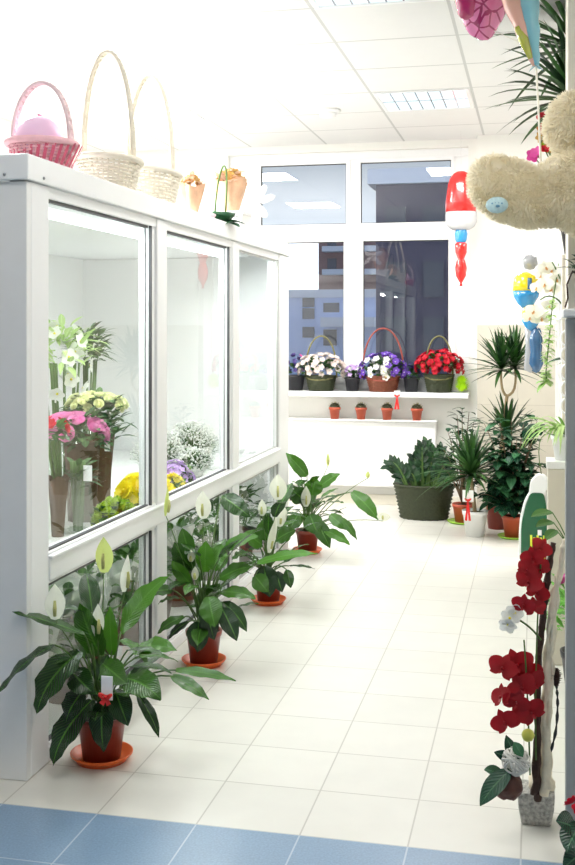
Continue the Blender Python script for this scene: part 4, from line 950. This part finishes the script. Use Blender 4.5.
# white orchid on the shelf, leaning into the aisle
x, y = .23, 5.25; t = thing('white_orchid', (x, y, SF[3]), 'white moth orchid leaning out of the right shelving', 'orchid')
MB().lathe((x, y, SF[3]), [(.05, 0), (.065, .12), (.06, .12), (.055, .1), (0, .1)], 20).build('pot', 'whitepot', t)
st = MB(); f = MB()
for (u, v, yy) in ((552, 262, 5.2), (540, 300, 5.15)):
    T = P(u, v, yy); st.tube(bez((x, y, SF[3] + .1), (x - .10, yy, SF[3] + .5), T, 10), [.005, .003], 6)
for a in range(5): f.leaf((x, y, SF[3] + .1), (x - .19 + .03 * a, y - .12 + .06 * a, SF[3] + .10 + .02 * (a % 2)), .06, bend=.25, seg=7, age=.4)
st.build('stems', 'stem', t); f.build('leaves', 'ficus', t)
rr = random.Random(3)
for (u, v, yy, s) in ((545, 285, 5.15, .042), (537, 288, 5.18, .036), (552, 290, 5.15, .040), (534, 312, 5.1, .042), (542, 318, 5.12, .042), (549, 306, 5.12, .036), (530, 318, 5.14, .036), (552, 271, 5.2, .040), (546, 268, 5.2, .040), (557, 280, 5.2, .036), (541, 276, 5.2, .03)):
    inst(OBW, 'orchid_bloom', t, P(u, v, yy), (PI / 2 - .2 + rr.uniform(-.3, .3), rr.uniform(-.3, .3), rr.uniform(-.7, .3)), s)
# pale green garland hanging down from the unit
t = thing('hanging_garland', P(547, 335, 5.0), 'pale green leafy garland hanging below the white orchid', 'garland'); f = MB(); rr = random.Random(6); a0 = V((.11, 5.3, 1.68)); 
pts = [a0, P(553, 300, 5.05), P(549, 340, 5.0), P(546, 372, 5.0), P(547, 385, 5.0)]
cv = []; 
for i in range(len(pts) - 1): cv += [pts[i].lerp(pts[i + 1], j / 8) for j in range(8)]
MB().tube(cv, .003, 5).build('vine', 'stem', t)
for q in cv[8:]:
    for j in range(6):
        a = rr.uniform(0, 6.28); f.leaf(q, q + V((math.cos(a), math.sin(a), rr.uniform(-.6, .4))) * .035, .018, seg=3, nx=1, age=rr.uniform(.3, 1))
for a in (2.6, 3.4): f.leaf(cv[-2], cv[-2] + V((math.cos(a) * .05, -.02, -.05 + .04 * (a > 3))), .05, seg=6, age=.2)
f.build('leaves', 'spider', t)
# chain of white rings down the end panel
t = thing('ring_garland', (UX + .03, UY0 - .01, 1.69), 'chain of white wire rings hanging on the end of the shelving', 'garland')
for i in range(5):
    z = 1.33 - .075 * i; c = V((UX + .022, UY0 - .012, z)); MB().tube([c + V((math.cos(a) * .026, 0, math.sin(a) * .034)) for a in [2 * PI * j / 20 for j in range(20)]], .005, 6, closed=True).build('ring', 'card', t)
MB().tube([(UX + .022, UY0 - .012, UZ), (UX + .022, UY0 - .012, 1.36)], .002, 5).build('thread', 'cord', t)
# beige pedestal planter with a spider plant
px_, py_ = .125, 4.62
t = thing('pedestal_planter', (px_, py_, 0), 'tall square beige pedestal planter before the shelving', 'planter')
m = MB(); m.box(px_ - .075, px_ + .075, py_ - .075, py_ + .075, 0, .80); m.build('body', 'beige', t, smooth=False, bevel=.004)
m = MB(); m.box(px_ - .08, px_ + .08, py_ - .08, py_ + .08, .80, .83); m.build('rim', 'shelf', t, smooth=False, bevel=.003)
t = thing('spider_plant', (px_, py_, .83), 'bright spider plant arching from the beige pedestal', 'potted plant')
pot(t, px_, py_, .06, .10, 'whitepot', .83); f = MB(); rr = random.Random(2)
for i in range(46):
    a = rr.uniform(1.9, 5.4) if i % 3 else rr.uniform(0, 6.28); strap(f, V((px_, py_, .93)), a, rr.uniform(.14, .27), rr.uniform(.2, 1.2), .018, rr.uniform(.3, .8), rr.uniform(.1, 1))
f.build('leaves', 'spider', t)
m = MB(); m.tube(bez((px_ - .02, py_ - .03, .92), (px_ - .14, py_ - .1, 1.0), (px_ - .10, py_ - .09, .78)), .002, 5); 
m.build('runner', 'stem', t)
# bright green plant on the floor by the column, and small blossoms by it
x, y = .165, 4.25
t = thing('leafy_pot_plant', (x, y, 0), 'bright green leafy plant low beside the beige pedestal', 'potted plant'); pot(t, x, y, .07, .15, 'blackpot')
leafball((x, y, .28), .09, .09, .13, 130, .08, .03, 33, low=-.6, ages=(.2, 1)).build('leaves', 'bright', t)
lf = MB(); ls = MB()
for B, T in ((P(552, 512, 4.2), P(531, 517, 4.12)), (P(553, 522, 4.2), P(536, 527, 4.12)), (P(556, 530, 4.2), P(545, 541, 4.12))):
    lf.leaf(B, T, .045, bend=.15, seg=8, age=.5, prof=bladeprof, up=(0, -.6, .8)); ls.tube(bez((x, y, .2), (x + .02, y, .5), B, 8), [.004, .002], 5)
lf.build('upper_leaves', 'foliage', t); ls.build('stalks', 'stem', t)
for p, e, rr in dome(6, (x - .02, y, .38), .06, .06, .06, 6, .2): inst(BM['magenta'], 'blossom', t, p, e, .02)
# dracaena in a dark pot on top of the unit (its crown near the ceiling) and dried flowers
x, y = .20, 5.10; t = thing('tall_dracaena', (x, y, SF[5]), 'dark dracaena under the ceiling on top of the shelving', 'potted plant')
pot(t, x, y, .09, .15, 'blackpot', SF[5]); c1 = V((.165, 5.0, 2.38)); c2 = V((.18, 5.08, 2.62))
MB().tube(bez((x, y, SF[5] + .13), (x, y, 2.1), c2, 8), [.018, .014], 8).build('trunk', 'bark', t)
for c, s, n in ((c1, 81, 80), (c2, 82, 70)):
    f = MB(); rosette(f, c, n, .40, .034, s, -.3, 1.4, .13, (0, .9)); f.build('crown', 'dracaena', t)
x, y = .20, 5.42; t = thing('dried_arrangement', (x, y, SF[5]), 'dried red and ochre flowers on the shelving behind the plush bear', 'flower arrangement')
MB().lathe((x, y, SF[5]), [(.05, 0), (.06, .16), (.05, .16), (.045, .03), (0, .03)], 18).build('vase', 'blackpot', t)
st = MB(); rr = random.Random(11)
for (u, v, k) in [(541, 118, 'red'), (545, 128, 'red'), (542, 137, 'ochre'), (548, 140, 'ochre'), (550, 146, 'ochre'), (545, 150, 'red'), (536, 153, 'magenta'), (533, 155, 'magenta'), (552, 134, 'red'), (547, 122, 'ochre'), (554, 150, 'ochre'), (540, 128, 'ochre'), (546, 144, 'green'), (551, 141, 'green')]:
    q = P(u, v, 5.35 + rr.uniform(-.06, .06)); st.tube(bez((x, y, SF[5] + .14), (x - .03, y, 1.98), q, 6), .003, 5); inst(BM[k], 'blossom', t, q, (PI / 2 + rr.uniform(-.7, .5), 0, rr.uniform(-.6, .6)), rr.uniform(.026, .040))
st.build('stems', 'stem', t)
# grey stand at the very right with a trailing plant on it
t = thing('grey_stand', (.2, 2.6, 0), 'grey metal display stand at the right edge of the photo', 'display stand')
MB().box(.068, .128, 2.55, 2.61, 0, 1.395).build('upright', 'alu', t, smooth=False, bevel=.004)
MB().box(.40, .46, 2.55, 2.61, 0, 1.395).build('upright', 'alu', t, smooth=False, bevel=.004)
MB().box(.06, .47, 2.42, 2.70, 1.396, 1.414).build('top_plate', 'shelf', t, smooth=False, bevel=.003)
MB().box(.129, .399, 2.56, 2.60, .08, .12).build('cross_bar', 'alu', t, smooth=False)
x, y = .140, 2.54; t = thing('trailing_plant', (x, y, 1.414), 'dark trailing plant in a black pot on the grey stand', 'potted plant')
pot(t, x, y, .045, .07, 'blackpot', 1.414); leafball((x, y, 1.50), .055, .055, .05, 70, .04, .022, 19, ages=(0, .4)).build('leaves', 'ficus', t)
MB().tube([(x - .03, y, 1.48), (x - .058, y - .03, 1.50), (x - .07, y - .03, 1.47), (x - .068, y - .03, 1.44), (x - .074, y - .03, 1.418)], .0022, 5).build('tendril', 'bark_dark', t)
# dark plant low in the bottom right corner
x, y = .235, 2.30; t = thing('corner_plant', (x, y, 0), 'dark glossy plant at the bottom right corner of the photo', 'potted plant'); pot(t, x, y, .09, .17, 'terra')
f = MB(); f.leaf(P(576, 828, 2.26), P(556, 821, 2.22), .055, bend=.1, seg=8, age=.05, prof=bladeprof, up=(0, -.7, .7)); f.leaf(P(583, 822, 2.26), P(567, 852, 2.2), .060, bend=.25, seg=8, age=.1, prof=bladeprof, up=(-.4, -.7, .4)); f.leaf(P(586, 850, 2.24), P(563, 868, 2.2), .05, bend=.25, seg=8, age=.05, prof=bladeprof, up=(0, -.8, .5))
rr = random.Random(14)
for i in range(12): a = i * 2.4; f.leaf((x + .04 * math.cos(a), y + .04 * math.sin(a), .22), (x + .16 * math.cos(a), y + .14 * math.sin(a), .26 + .05 * (i % 3)), .06, bend=.3, seg=8, age=.1, prof=bladeprof) if math.cos(a) > -.3 else None
f.build('leaves', 'ficus', t); st = MB()
for q in (P(576, 828, 2.26), P(583, 822, 2.26), P(586, 850, 2.24)): st.tube(bez((x, y, .15), (x, y, .22), q), .003, 5)
st.build('stalks', 'stem', t)
for p, e, rr in dome(4, P(582, 812, 2.27), .03, .03, .02, 6, .2): inst(BM['red'], 'blossom', t, p, e, .018)

# ---------------------------------------------------------------- red orchid arrangement
x, y = .003, 3.10; t = thing('red_orchid_arrangement', (x, y, 0), 'tall red artificial orchid in a square grey bark pot', 'flower arrangement')
hw = .047; m = MB(); vs = []
for z, s_ in ((0, .84), (.05, 1.02), (.092, 1.08)): vs += [(x + a * hw * s_, y + b_ * hw * s_, z) for a, b_ in ((-1, -1), (1, -1), (1, 1), (-1, 1))]
m.add(vs, [(3, 2, 1, 0), (8, 9, 10, 11)] + [(4 * k + i, 4 * k + (i + 1) % 4, 4 * k + 4 + (i + 1) % 4, 4 * k + 4 + i) for k in (0, 1) for i in range(4)])
M['stonepot'] = mat('grey_bark_chips', (.44, .43, .40), .85, var=.95, scale=110, bump=1., bscale=90)
m.build('pot', 'stonepot', t, smooth=False, bevel=.006)
b = MB(); b.ball((x + .018, y + .005, .10), (.036, .036, .042), 18, 12, .35); b.build('moss_mound', 'bleached', t)
rr = random.Random(21); YY = 3.0
def wig(us, Y, r, mm, nm, n=9, tw=0.):
    pts = [P(u, v, Y + yo) for (u, v, yo) in us]; out = []
    for i in range(len(pts) - 1):
        for j in range(6): out.append(pts[i].lerp(pts[i + 1], j / 6))
    out.append(pts[-1]); k = len(out)
    out = [sum((out[max(0, min(k - 1, i + j))] for j in (-3, -2, -1, 0, 1, 2, 3)), V()) / 7 for i in range(k)]
    b = MB(); b.tube(out, [r[0] + (r[1] - r[0]) * i / (k - 1) * 1. + .0015 * math.sin(i * 1.7) for i in range(k)], n); return b, out
b, dk = wig([(538, 805, 0), (537, 775, 0), (538, 740, -.01), (537, 700, 0), (538, 660, 0), (543, 620, .01), (546, 590, 0), (550, 560, 0), (554, 540, 0)], YY, (.010, .008), 0, 0)
for s_ in (1, -1):
    b2, _ = wig([(534 + s_ * 3, 800, 0), (536 - s_ * 4, 760, -.012), (538 + s_ * 4, 710, .01), (537 - s_ * 3, 665, -.01), (543 + s_ * 3, 620, .01), (548 - s_ * 3, 575, -.01)], YY, (.006, .005), 0, 0); b.add(b2.v, b2.f)
b.build('dark_branch', 'bark_dark', t)
b, _ = wig([(543, 800, .0), (548, 765, .0), (545, 735, .0), (550, 700, .0), (546, 665, .0), (555, 635, .0), (551, 600, .0), (561, 575, .0), (562, 548, .0), (567, 538, .0)], YY, (.013, .007), 0, 0)
for s_ in (1, -1):
    b2, _ = wig([(547 - 4 * s_, 795, -.012), (549 + 5 * s_, 755, .01), (545 - 6 * s_, 715, -.014), (552 + 6 * s_, 675, .0), (548 - 5 * s_, 640, -.012), (557 + 4 * s_, 605, .0), (558 - 4 * s_, 570, -.01)], YY, (.007, .004), 0, 0); b.add(b2.v, b2.f)
    b2, _ = wig([(543 + 3 * s_, 790, .015), (541 - 4 * s_, 750, .03), (546 + 5 * s_, 705, .01), (546 - 5 * s_, 660, .03), (551 + 4 * s_, 622, .01), (553 - 3 * s_, 585, .02)], YY, (.010, .005), 0, 0); b.add(b2.v, b2.f)
b.build('bleached_branch', 'bleached', t)
b, cs = wig([(546, 775, .0), (549, 755, 0), (556, 735, 0), (558, 705, 0), (557, 690, 0), (556, 682, 0)], YY, (.004, .003), 0, 0, 7)
b.build('black_stem', 'blackpot', t)
cn = MB(); cc = cs[-1]
for i in range(40):
    z = i / 40; a = i * 2.4; d = V((math.cos(a), math.sin(a), .5)) * (.018 * math.sin(PI * (.15 + .8 * z))); q = cc + V((0, 0, -.01 + .05 * z)); cn.leaf(q, q + d, .012, seg=3, nx=1, fold=.3)
cn.ball(cc + V((0, 0, .015)), (.010, .010, .026), 8, 6); cn.build('cone', 'bark_dark', t)
st = MB(); g1 = bez(P(530, 775, YY - .03), P(528, 690, YY - .03), P(524, 640, YY - .05), 12); st.tube(g1, .0025, 6); st.tube(bez(P(536, 760, YY - .02), P(534, 660, YY - .03), P(541, 560, YY - .02), 12), .0025, 6)
st.tube(bez(P(541, 640, YY - .02), P(530, 625, YY - .03), P(517, 619, YY - .04), 6), .003, 6)
st.build('stems', 'stem', t)
for (u, v, s, yo, az) in ((503, 668, 26, -.05, -.5), (517, 665, 30, -.03, -.1), (527, 672, 26, -.02, .3), (522, 688, 27, -.06, .1), (533, 683, 24, -.04, .4), (502, 697, 24, -.05, -.5), (516, 702, 24, -.06, -.1), (531, 712, 26, -.05, .3), (505, 722, 24, -.06, -.4), (519, 716, 22, -.03, .1),
                          (541, 548, 20, -.02, .3), (533, 558, 21, -.03, -.2), (540, 570, 20, -.02, .3), (529, 582, 24, -.05, -.2), (537, 592, 22, -.03, .2), (524, 605, 21, -.05, -.5), (534, 608, 20, -.04, .1), (527, 570, 18, -.04, -.4)):
    inst(OBR, 'orchid_bloom', t, P(u, v, YY + yo), (PI / 2 - .15 + rr.uniform(-.35, .35), rr.uniform(-.7, .7), az + rr.uniform(-.3, .3)), s * .00152)
for (u, v) in ((510, 618), (515, 613), (508, 624)): inst(BM['white'], 'white_blossom', t, P(u, v, YY - .04), (PI / 2 + rr.uniform(-.5, .5), 0, rr.uniform(-.8, .8)), .026)
c = P(516, 761, YY - .06); b = MB()
for i in range(16):
    ax = V((rr.uniform(-1, 1), rr.uniform(-1, 1), rr.uniform(-1, 1))).normalized(); o = ax.orthogonal().normalized(); o2 = ax.cross(o)
    b.tube([c + (o * math.cos(a) + o2 * math.sin(a)) * (.034 + .0008 * (i % 4)) for a in [2 * PI * j / 26 for j in range(26)]], .0026, 5, closed=True)
b.build('rattan_ball', 'white_rattan', t); 
c = P(508, 786, YY - .05); MB().ball(c, (.040, .032, .036), 18, 12, .25).build('seed_pod', mat('brown_pod', (.11, .035, .022), .5, var=.5, scale=30, bump=.5), t)
f = MB(); f.leaf(P(510, 770, YY - .06), P(480, 806, YY - .10), .058, bend=.18, seg=9, age=.15, prof=bladeprof, up=(-.4, -.8, .5)); f.leaf(P(506, 778, YY - .03), P(484, 770, YY - .06), .04, bend=.3, seg=8, age=.35, prof=bladeprof, up=(-.2, -.6, .8))
f.leaf(P(516, 760, YY - .02), P(494, 752, YY - .05), .032, bend=.2, seg=8, age=.0, prof=bladeprof, up=(-.3, -.8, .4)); f.leaf(P(520, 762, YY - .02), P(506, 735, YY - .03), .04, bend=.2, seg=8, age=.1, prof=bladeprof, up=(-.3, -.9, .3)); f.leaf(P(514, 742, YY - .09), P(523, 757, YY - .10), .03, bend=.1, seg=6, age=.9, up=(0, -1, .2))
f.build('leaves', 'ficus', t)
b = MB(); b.ball(P(528, 735, YY - .06), (.017, .017, .017), 12, 8, .1); b.build('green_fruit', mat('lime_fruit', (.55, .55, .08), .4), t)

# ---------------------------------------------------------------- balloons
def balloon(name, c, label, segs, cat='balloon', n=28, sy=.7, wr=.05, cordto=None):
    """segs: (part name, profile [(r, z)], material)"""
    t = thing(name, c, label, cat)
    for (nm, prof, m) in segs:
        MB().lathe(c, prof, n, 1, sy, wob=lambda a, k: 1 + wr * math.sin(7 * a + 5 * k) * .5 + wr * .4 * math.sin(13 * a - 9 * k)).build(nm, m, t)
    if cordto: MB().tube([V(c) + V((0, 0, segs[-1][1][-1][1] if False else 0)), cordto], .0015, 5).build('thread', 'thread', t)
    return t
c = V((P(461, 200, 8.08).x, 8.08, 0)); zz = lambda v: EYE + (HY - v) / FOC * 8.0
q = .0074
balloon('foil_balloon', V((c.x, 8.08, zz(225))), 'red, white and blue foil balloon with long red tail by the window', [
    ('red_crown', [(0, 54 * q), (.03, 53.3 * q), (.058, 51 * q), (.080, 46.5 * q), (.094, 40 * q), (.103, 32 * q), (.110, 23 * q), (.112, 13 * q)], 'f_red'), ('white_belly', [(.113, 13 * q), (.116, 9 * q), (.113, 3 * q), (.095, -2 * q), (.06, -5 * q), (.03, -4.5 * q)], 'f_white'),
    ('blue_knot', [(.02, -1 * q), (.036, -3 * q), (.046, -9 * q), (.042, -15 * q), (.03, -18 * q)], 'f_blue'), ('red_tail', [(.028, -17 * q), (.044, -19 * q), (.043, -27 * q), (.022, -34 * q), (.030, -36 * q), (.043, -43 * q), (.036, -51 * q), (.016, -56 * q), (.006, -58 * q), (.012, -61 * q)], 'f_red')], sy=.62)
k = bpy.data.objects['foil_balloon']; MB().tube([V((c.x, 8.08, zz(225) + 53 * q)), V((c.x, 8.08, CZ))], .0012, 5).build('thread', 'thread', k)
# pink balloon near the ceiling with leopard-like magenta cells
M['f_cells'] = None
def cellfoil():
    m = foil('pink_cell_foil', (.72, .17, .40)); n = m.node_tree.nodes; l = m.node_tree.links
    v = n.new('ShaderNodeTexVoronoi'); v.feature = 'DISTANCE_TO_EDGE'; v.inputs['Scale'].default_value = 20; tc = [x for x in n if x.type == 'TEX_COORD'][0]; l.new(tc.outputs['Object'], v.inputs['Vector'])
    lt = n.new('ShaderNodeMath'); lt.operation = 'LESS_THAN'; lt.inputs[1].default_value = .06; l.new(v.outputs['Distance'], lt.inputs[0])
    b = n['Principled BSDF']; src = b.inputs['Base Color'].links[0].from_socket; mx = n.new('ShaderNodeMix'); mx.data_type = 'RGBA'; l.new(lt.outputs[0], mx.inputs['Factor']); l.new(src, mx.inputs['A']); mx.inputs['B'].default_value = (.33, .01, .10, 1); l.new(mx.outputs['Result'], b.inputs['Base Color']); return m
M['f_cells'] = cellfoil()
c = P(483, 2, 3.9); t = thing('pink_balloon', c, 'pink foil balloon with magenta web pattern under the ceiling', 'balloon')
MB().ball(c + V((0, 0, .03)), (.088, .075, .155), 26, 18, .12).build('foil_skin', 'f_cells', t)
b = MB(); b.ball(c + V((-.05, -.035, .02)), (.05, .05, .09), 18, 12, .1); b.build('magenta_panel', 'f_magenta', t)
c2 = P(536, 66, 3.75)
MB().tube([c + V((.03, 0, -.1)), (c + c2) / 2 + V((.03, 0, -.03)), c2 + V((0, 0, .02))], .0015, 5).build('thread', 'cord', t)
t = thing('tapered_balloon', c2, 'sky blue and peach foil balloon tapering to a knotted tail', 'balloon')
d = (P(516, -20, 3.75) - c2)
def tail(o0, o1, m, nm, r0, r1):
    b = MB(); pts = [c2 + d * s + V((o0 + (o1 - o0) * s, 0, 0)) for s in [i / 10 for i in range(11)]]; b.tube(pts, [r0 + (r1 - r0) * (i / 10) ** .8 + .003 * math.sin(i * 2.1) for i in range(11)], 12); b.build(nm, m, t)
tail(.002, .030, 'f_sky', 'sky_panel', .008, .045); tail(-.004, -.035, 'f_peach', 'peach_panel', .006, .042); 
b = MB(); b.tube([c2 + d * .08 + V((-.012, -.01, 0)), c2 + d * .3 + V((-.022, -.012, 0)), c2 + d * .45 + V((-.03, -.012, 0))], [.008, .018, .012], 10); b.build('olive_panel', 'f_olive', t)
b = MB(); b.ball(c2 + d * 1.25 + V((0, 0, .03)), (.13, .09, .14), 20, 14, .15); b.build('body', 'f_peach', t)
b = MB()
for a in range(6): b.leaf(c2, c2 + V((math.cos(a) * .025, math.sin(a) * .02, -.02 + .012 * (a % 3))), .02, seg=3, nx=1)
b.build('knot', 'f_sky', t)
# yellow and blue balloons by the orchid
def yb(u, v, r, label, nm):
    c = P(u, v, 5.75); t = thing('foil_balloon', c, label, 'balloon', 'yellow and blue balloons')
    MB().lathe(c, [(0, r * 1.15), (r * .5, r * 1.08), (r * .9, r * .7), (r, r * .1), (r * 1.0, -r * .3)], 26, 1, .8, wob=lambda a, k: 1 + .02 * math.sin(9 * a)).build('yellow_top', 'f_yellow', t)
    MB().lathe(c, [(r * 1.0, -r * .3), (r * .92, -r * .75), (r * .6, -r * 1.3), (r * .2, -r * 1.7), (0, -r * 1.75)], 26, 1, .8, wob=lambda a, k: 1 + .03 * math.sin(9 * a + 2)).build('blue_base', 'f_blue', t)
    return t, c
t, ca = yb(526, 287, .068, 'larger yellow and blue foil balloon left of the white orchid', 0); MB().box(ca.x + .008, ca.x + .03, ca.y - .058, ca.y - .048, ca.z - .015, ca.z + .045).build('dark_patch', 'f_navy', t, bevel=.004)
MB().tube([ca + V((0, 0, -.115)), V((UX - .001, 5.72, 1.20))], .0015, 5).build('thread', 'cord', t)
t, cb = yb(531, 315, .048, 'smaller yellow and blue foil balloon below the larger one', 0); MB().tube([cb + V((0, 0, -.08)), V((UX - .001, 5.72, 1.19))], .0015, 5).build('thread', 'cord', t)
c = P(530, 262, 5.85); t = thing('foil_balloon', c, 'grey foil balloon above the yellow and blue ones', 'balloon', 'yellow and blue balloons'); MB().ball(c, (.040, .03, .038), 16, 10, .3).build('foil_skin', 'f_grey', t); MB().tube([c + V((.02, 0, -.02)), V((UX - .001, 5.8, 1.28))], .0015, 5).build('thread', 'cord', t)
c = P(536, 352, 5.75); t = thing('foil_balloon', c, 'narrow grey and navy foil balloon below the yellow and blue ones', 'balloon', 'yellow and blue balloons'); MB().lathe(c, [(0, .13), (.025, .12), (.035, .06), (.03, 0), (.038, -.06), (.02, -.10), (0, -.11)], 18, 1, .6).build('navy_side', 'f_navy', t)
MB().lathe(c + V((-.028, .01, 0)), [(0, .14), (.03, .12), (.025, .04), (.03, -.04), (.035, -.09), (0, -.11)], 18, 1, .6).build('grey_side', 'f_grey', t); MB().tube([c + V((.0, 0, .125)), V((UX - .001, 5.72, 1.33))], .0015, 5).build('thread', 'cord', t)

# ---------------------------------------------------------------- plush bear hanging from its cord
BY = 3.25
def plush(name, balls, parent, tufts, seed, L=.016, vox=.012):
    b = MB()
    for (c, r, rot) in balls: b.ball(c, r, 20, 14, 0, rot)
    me = b.mesh('tmp', 'plush'); o = bpy.data.objects.new('tmp', me); COL.objects.link(o)
    r = o.modifiers.new('r', 'REMESH'); r.mode = 'VOXEL'; r.voxel_size = vox; s = o.modifiers.new('s', 'SMOOTH'); s.iterations = 8; s.factor = .6
    dg = bpy.context.evaluated_depsgraph_get(); ev = o.evaluated_get(dg); em = ev.to_mesh()
    vs = [v.co.copy() for v in em.vertices]; fs = [tuple(p.vertices) for p in em.polygons]; nr = [(p.center.copy(), p.normal.copy(), p.area) for p in em.polygons]
    ev.to_mesh_clear(); bpy.data.objects.remove(o)
    rr = random.Random(seed); out = MB(); out.add(vs, fs)
    tot = sum(a for *_, a in nr); 
    for (c, n, a) in nr:
        k = tufts * a / tot; k = int(k) + (rr.random() < k - int(k))
        for _ in range(k):
            t1 = n.orthogonal().normalized(); t2 = n.cross(t1); p = c + (t1 * rr.uniform(-1, 1) + t2 * rr.uniform(-1, 1)) * vox * .5
            g = noise.noise_vector(p * 22) * .9
            d = (n * .75 + g + V((0, 0, -.25)) + t1 * rr.uniform(-.3, .3)).normalized() * L * rr.uniform(.6, 1.3); w = (t1 * rr.uniform(-1, 1) + t2 * rr.uniform(-1, 1)).normalized() * .0028
            out.add([p - w, p + w, p + d * .6 + w * .7, p + d, p + d * .6 - w * .7], [(0, 1, 2, 3, 4)])
    return out.build(name, 'plush', parent)
t = thing('plush_bear', P(560, 190, BY), 'large cream plush bear hanging by a white cord, foot towards the window', 'plush toy')
pc = lambda u, v, y=BY: P(u, v, y)
plush('body', [(pc(508, 190), (.085, .085, .090), None), (pc(492, 183, BY - .01), (.066, .070, .080), None), (pc(530, 199), (.090, .09, .080), None), (pc(548, 196), (.088, .09, .082), None), (pc(570, 190), (.105, .11, .10), None), (pc(600, 190), (.15, .14, .14), None), (pc(625, 175), (.15, .14, .15), None), (pc(640, 235), (.08, .08, .07), None),
               (pc(583, 150, BY + .02), (.075, .07, .08), None), (pc(578, 124, BY + .02), (.092, .09, .092), None), (pc(562, 128, BY + .02), (.05, .055, .065), None)], t, 26000, 5)
hd = plush('head', [(pc(660, 120, BY), (.14, .13, .13), None), (pc(630, 92, BY), (.04, .03, .04), None), (pc(692, 92, BY), (.04, .03, .04), None), (pc(658, 128, BY - .12), (.06, .05, .045), None)], t, 5000, 6)
b = MB(); b.ball(pc(648, 108, BY - .125), .012, 10, 8); b.ball(pc(672, 108, BY - .125), .012, 10, 8); b.ball(pc(658, 122, BY - .168), (.018, .012, .012), 10, 8); b.build('eyes_and_nose', 'blackpot', hd)
cp = P(497, 205, BY - .092); pt = MB()
M['patch'].node_tree.nodes['Principled BSDF'].inputs['Roughness'].default_value = .7
pt.ball(cp + V((0, .0, 0)), (.032, .012, .024), 18, 8); pf = pt.build('foot_patch', 'patch', t)
pw = MB(); pw.ball(cp + V((.002, -.008, -.004)), (.009, .005, .006), 10, 6)
for a in (-.013, -.004, .005, .014): pw.ball(cp + V((a, -.008, .006 - abs(a) * .2)), (.0032, .004, .0036), 8, 5)
pw.build('paw_print', 'patchdark', pf)
cd = MB(); a, b_ = P(536, 66, 3.75), pc(541, 168, BY + .04); cd.tube(bez(a + V((0, 0, -.004)), (a + b_) / 2 + V((.0, 0, .03)), b_, 10), .0035, 6); cd.build('cord', 'cord', t)
cd = MB(); cd.tube([pc(600, 160, BY + .02), V((pc(600, 160, BY).x, BY + .05, CZ))], .003, 6); cd.build('hanging_cord', 'cord', t)

# ---------------------------------------------------------------- light
def area(name, loc, sx, sy, w, col=(1, 1, 1), rot=(0, 0, 0)):
    l = bpy.data.lights.new(name, 'AREA'); l.shape = 'RECTANGLE'; l.size = sx; l.size_y = sy; l.energy = w; l.color = col
    o = bpy.data.objects.new(name, l); COL.objects.link(o); o.location = loc; o.rotation_euler = rot; return o
LW = 38.
for (x, y, k) in ((-.685, 6.946, .62), (-.685, 4.546, .34), (-2.535, 4.546, 2.3), (-2.535, 6.946, 1.35), (.55, 6.946, .45), (-.685, 2.146, .36), (.55, 1.0, .2)):  # last two have no fitting: added out of view to brighten bear and end panel
    area('ceiling_and_fill_lamp', (x, y, CZ - .012), .55, .55, LW * k, (1, .985, .96))
area('cooler_lamp', (-1.72, 4.75, 1.765), .05, 2.85, 34, (.97, 1, .99), (0, math.radians(-20), 0))
area('shelf_fill_lamp', (-2.0, 4.8, .555), .05, 2.7, 12, (.98, 1, .96))  # added fill below the shelf for the bunches behind the lower panes
w = bpy.data.worlds.new('dusk'); SC.world = w; w.use_nodes = True; n = w.node_tree.nodes; l = w.node_tree.links
tc = n.new('ShaderNodeTexCoord'); sp = n.new('ShaderNodeSeparateXYZ'); l.new(tc.outputs['Generated'], sp.inputs[0])
cr = n.new('ShaderNodeValToRGB'); e = cr.color_ramp.elements; e[0].position = 0.; e[0].color = (.86, .86, .90, 1); e[1].position = .5; e[1].color = (.16, .20, .28, 1)
x = e.new(.075); x.color = (.78, .79, .84, 1); x = e.new(.10); x.color = (.40, .42, .45, 1); x = e.new(.17); x.color = (.17, .19, .22, 1)
l.new(sp.outputs['Z'], cr.inputs[0]); l.new(cr.outputs[0], n['Background'].inputs['Color']); n['Background'].inputs['Strength'].default_value = 2.0

# ---------------------------------------------------------------- camera
cam = bpy.data.cameras.new('camera'); co = bpy.data.objects.new('camera', cam); COL.objects.link(co)
co.location = (0, 0, EYE); co.rotation_euler = (PI / 2, 0, TH)
cam.sensor_fit = 'VERTICAL'; cam.sensor_height = 36; cam.sensor_width = 36 * 575 / 865; cam.lens = FOC / 865 * 36; cam.shift_y = (HY - 432.5) / 865
cam.clip_start = .05; cam.clip_end = 300
SC.camera = co
vs = SC.view_settings; vs.view_transform = 'Standard'; vs.look = 'None'; vs.gamma = 1; vs.exposure = .30; vs.use_curve_mapping = False
SC.cycles.max_bounces = 10; SC.cycles.transparent_max_bounces = 24; SC.cycles.diffuse_bounces = 6; SC.cycles.use_denoising = True
SC.cycles.sample_clamp_indirect = 6
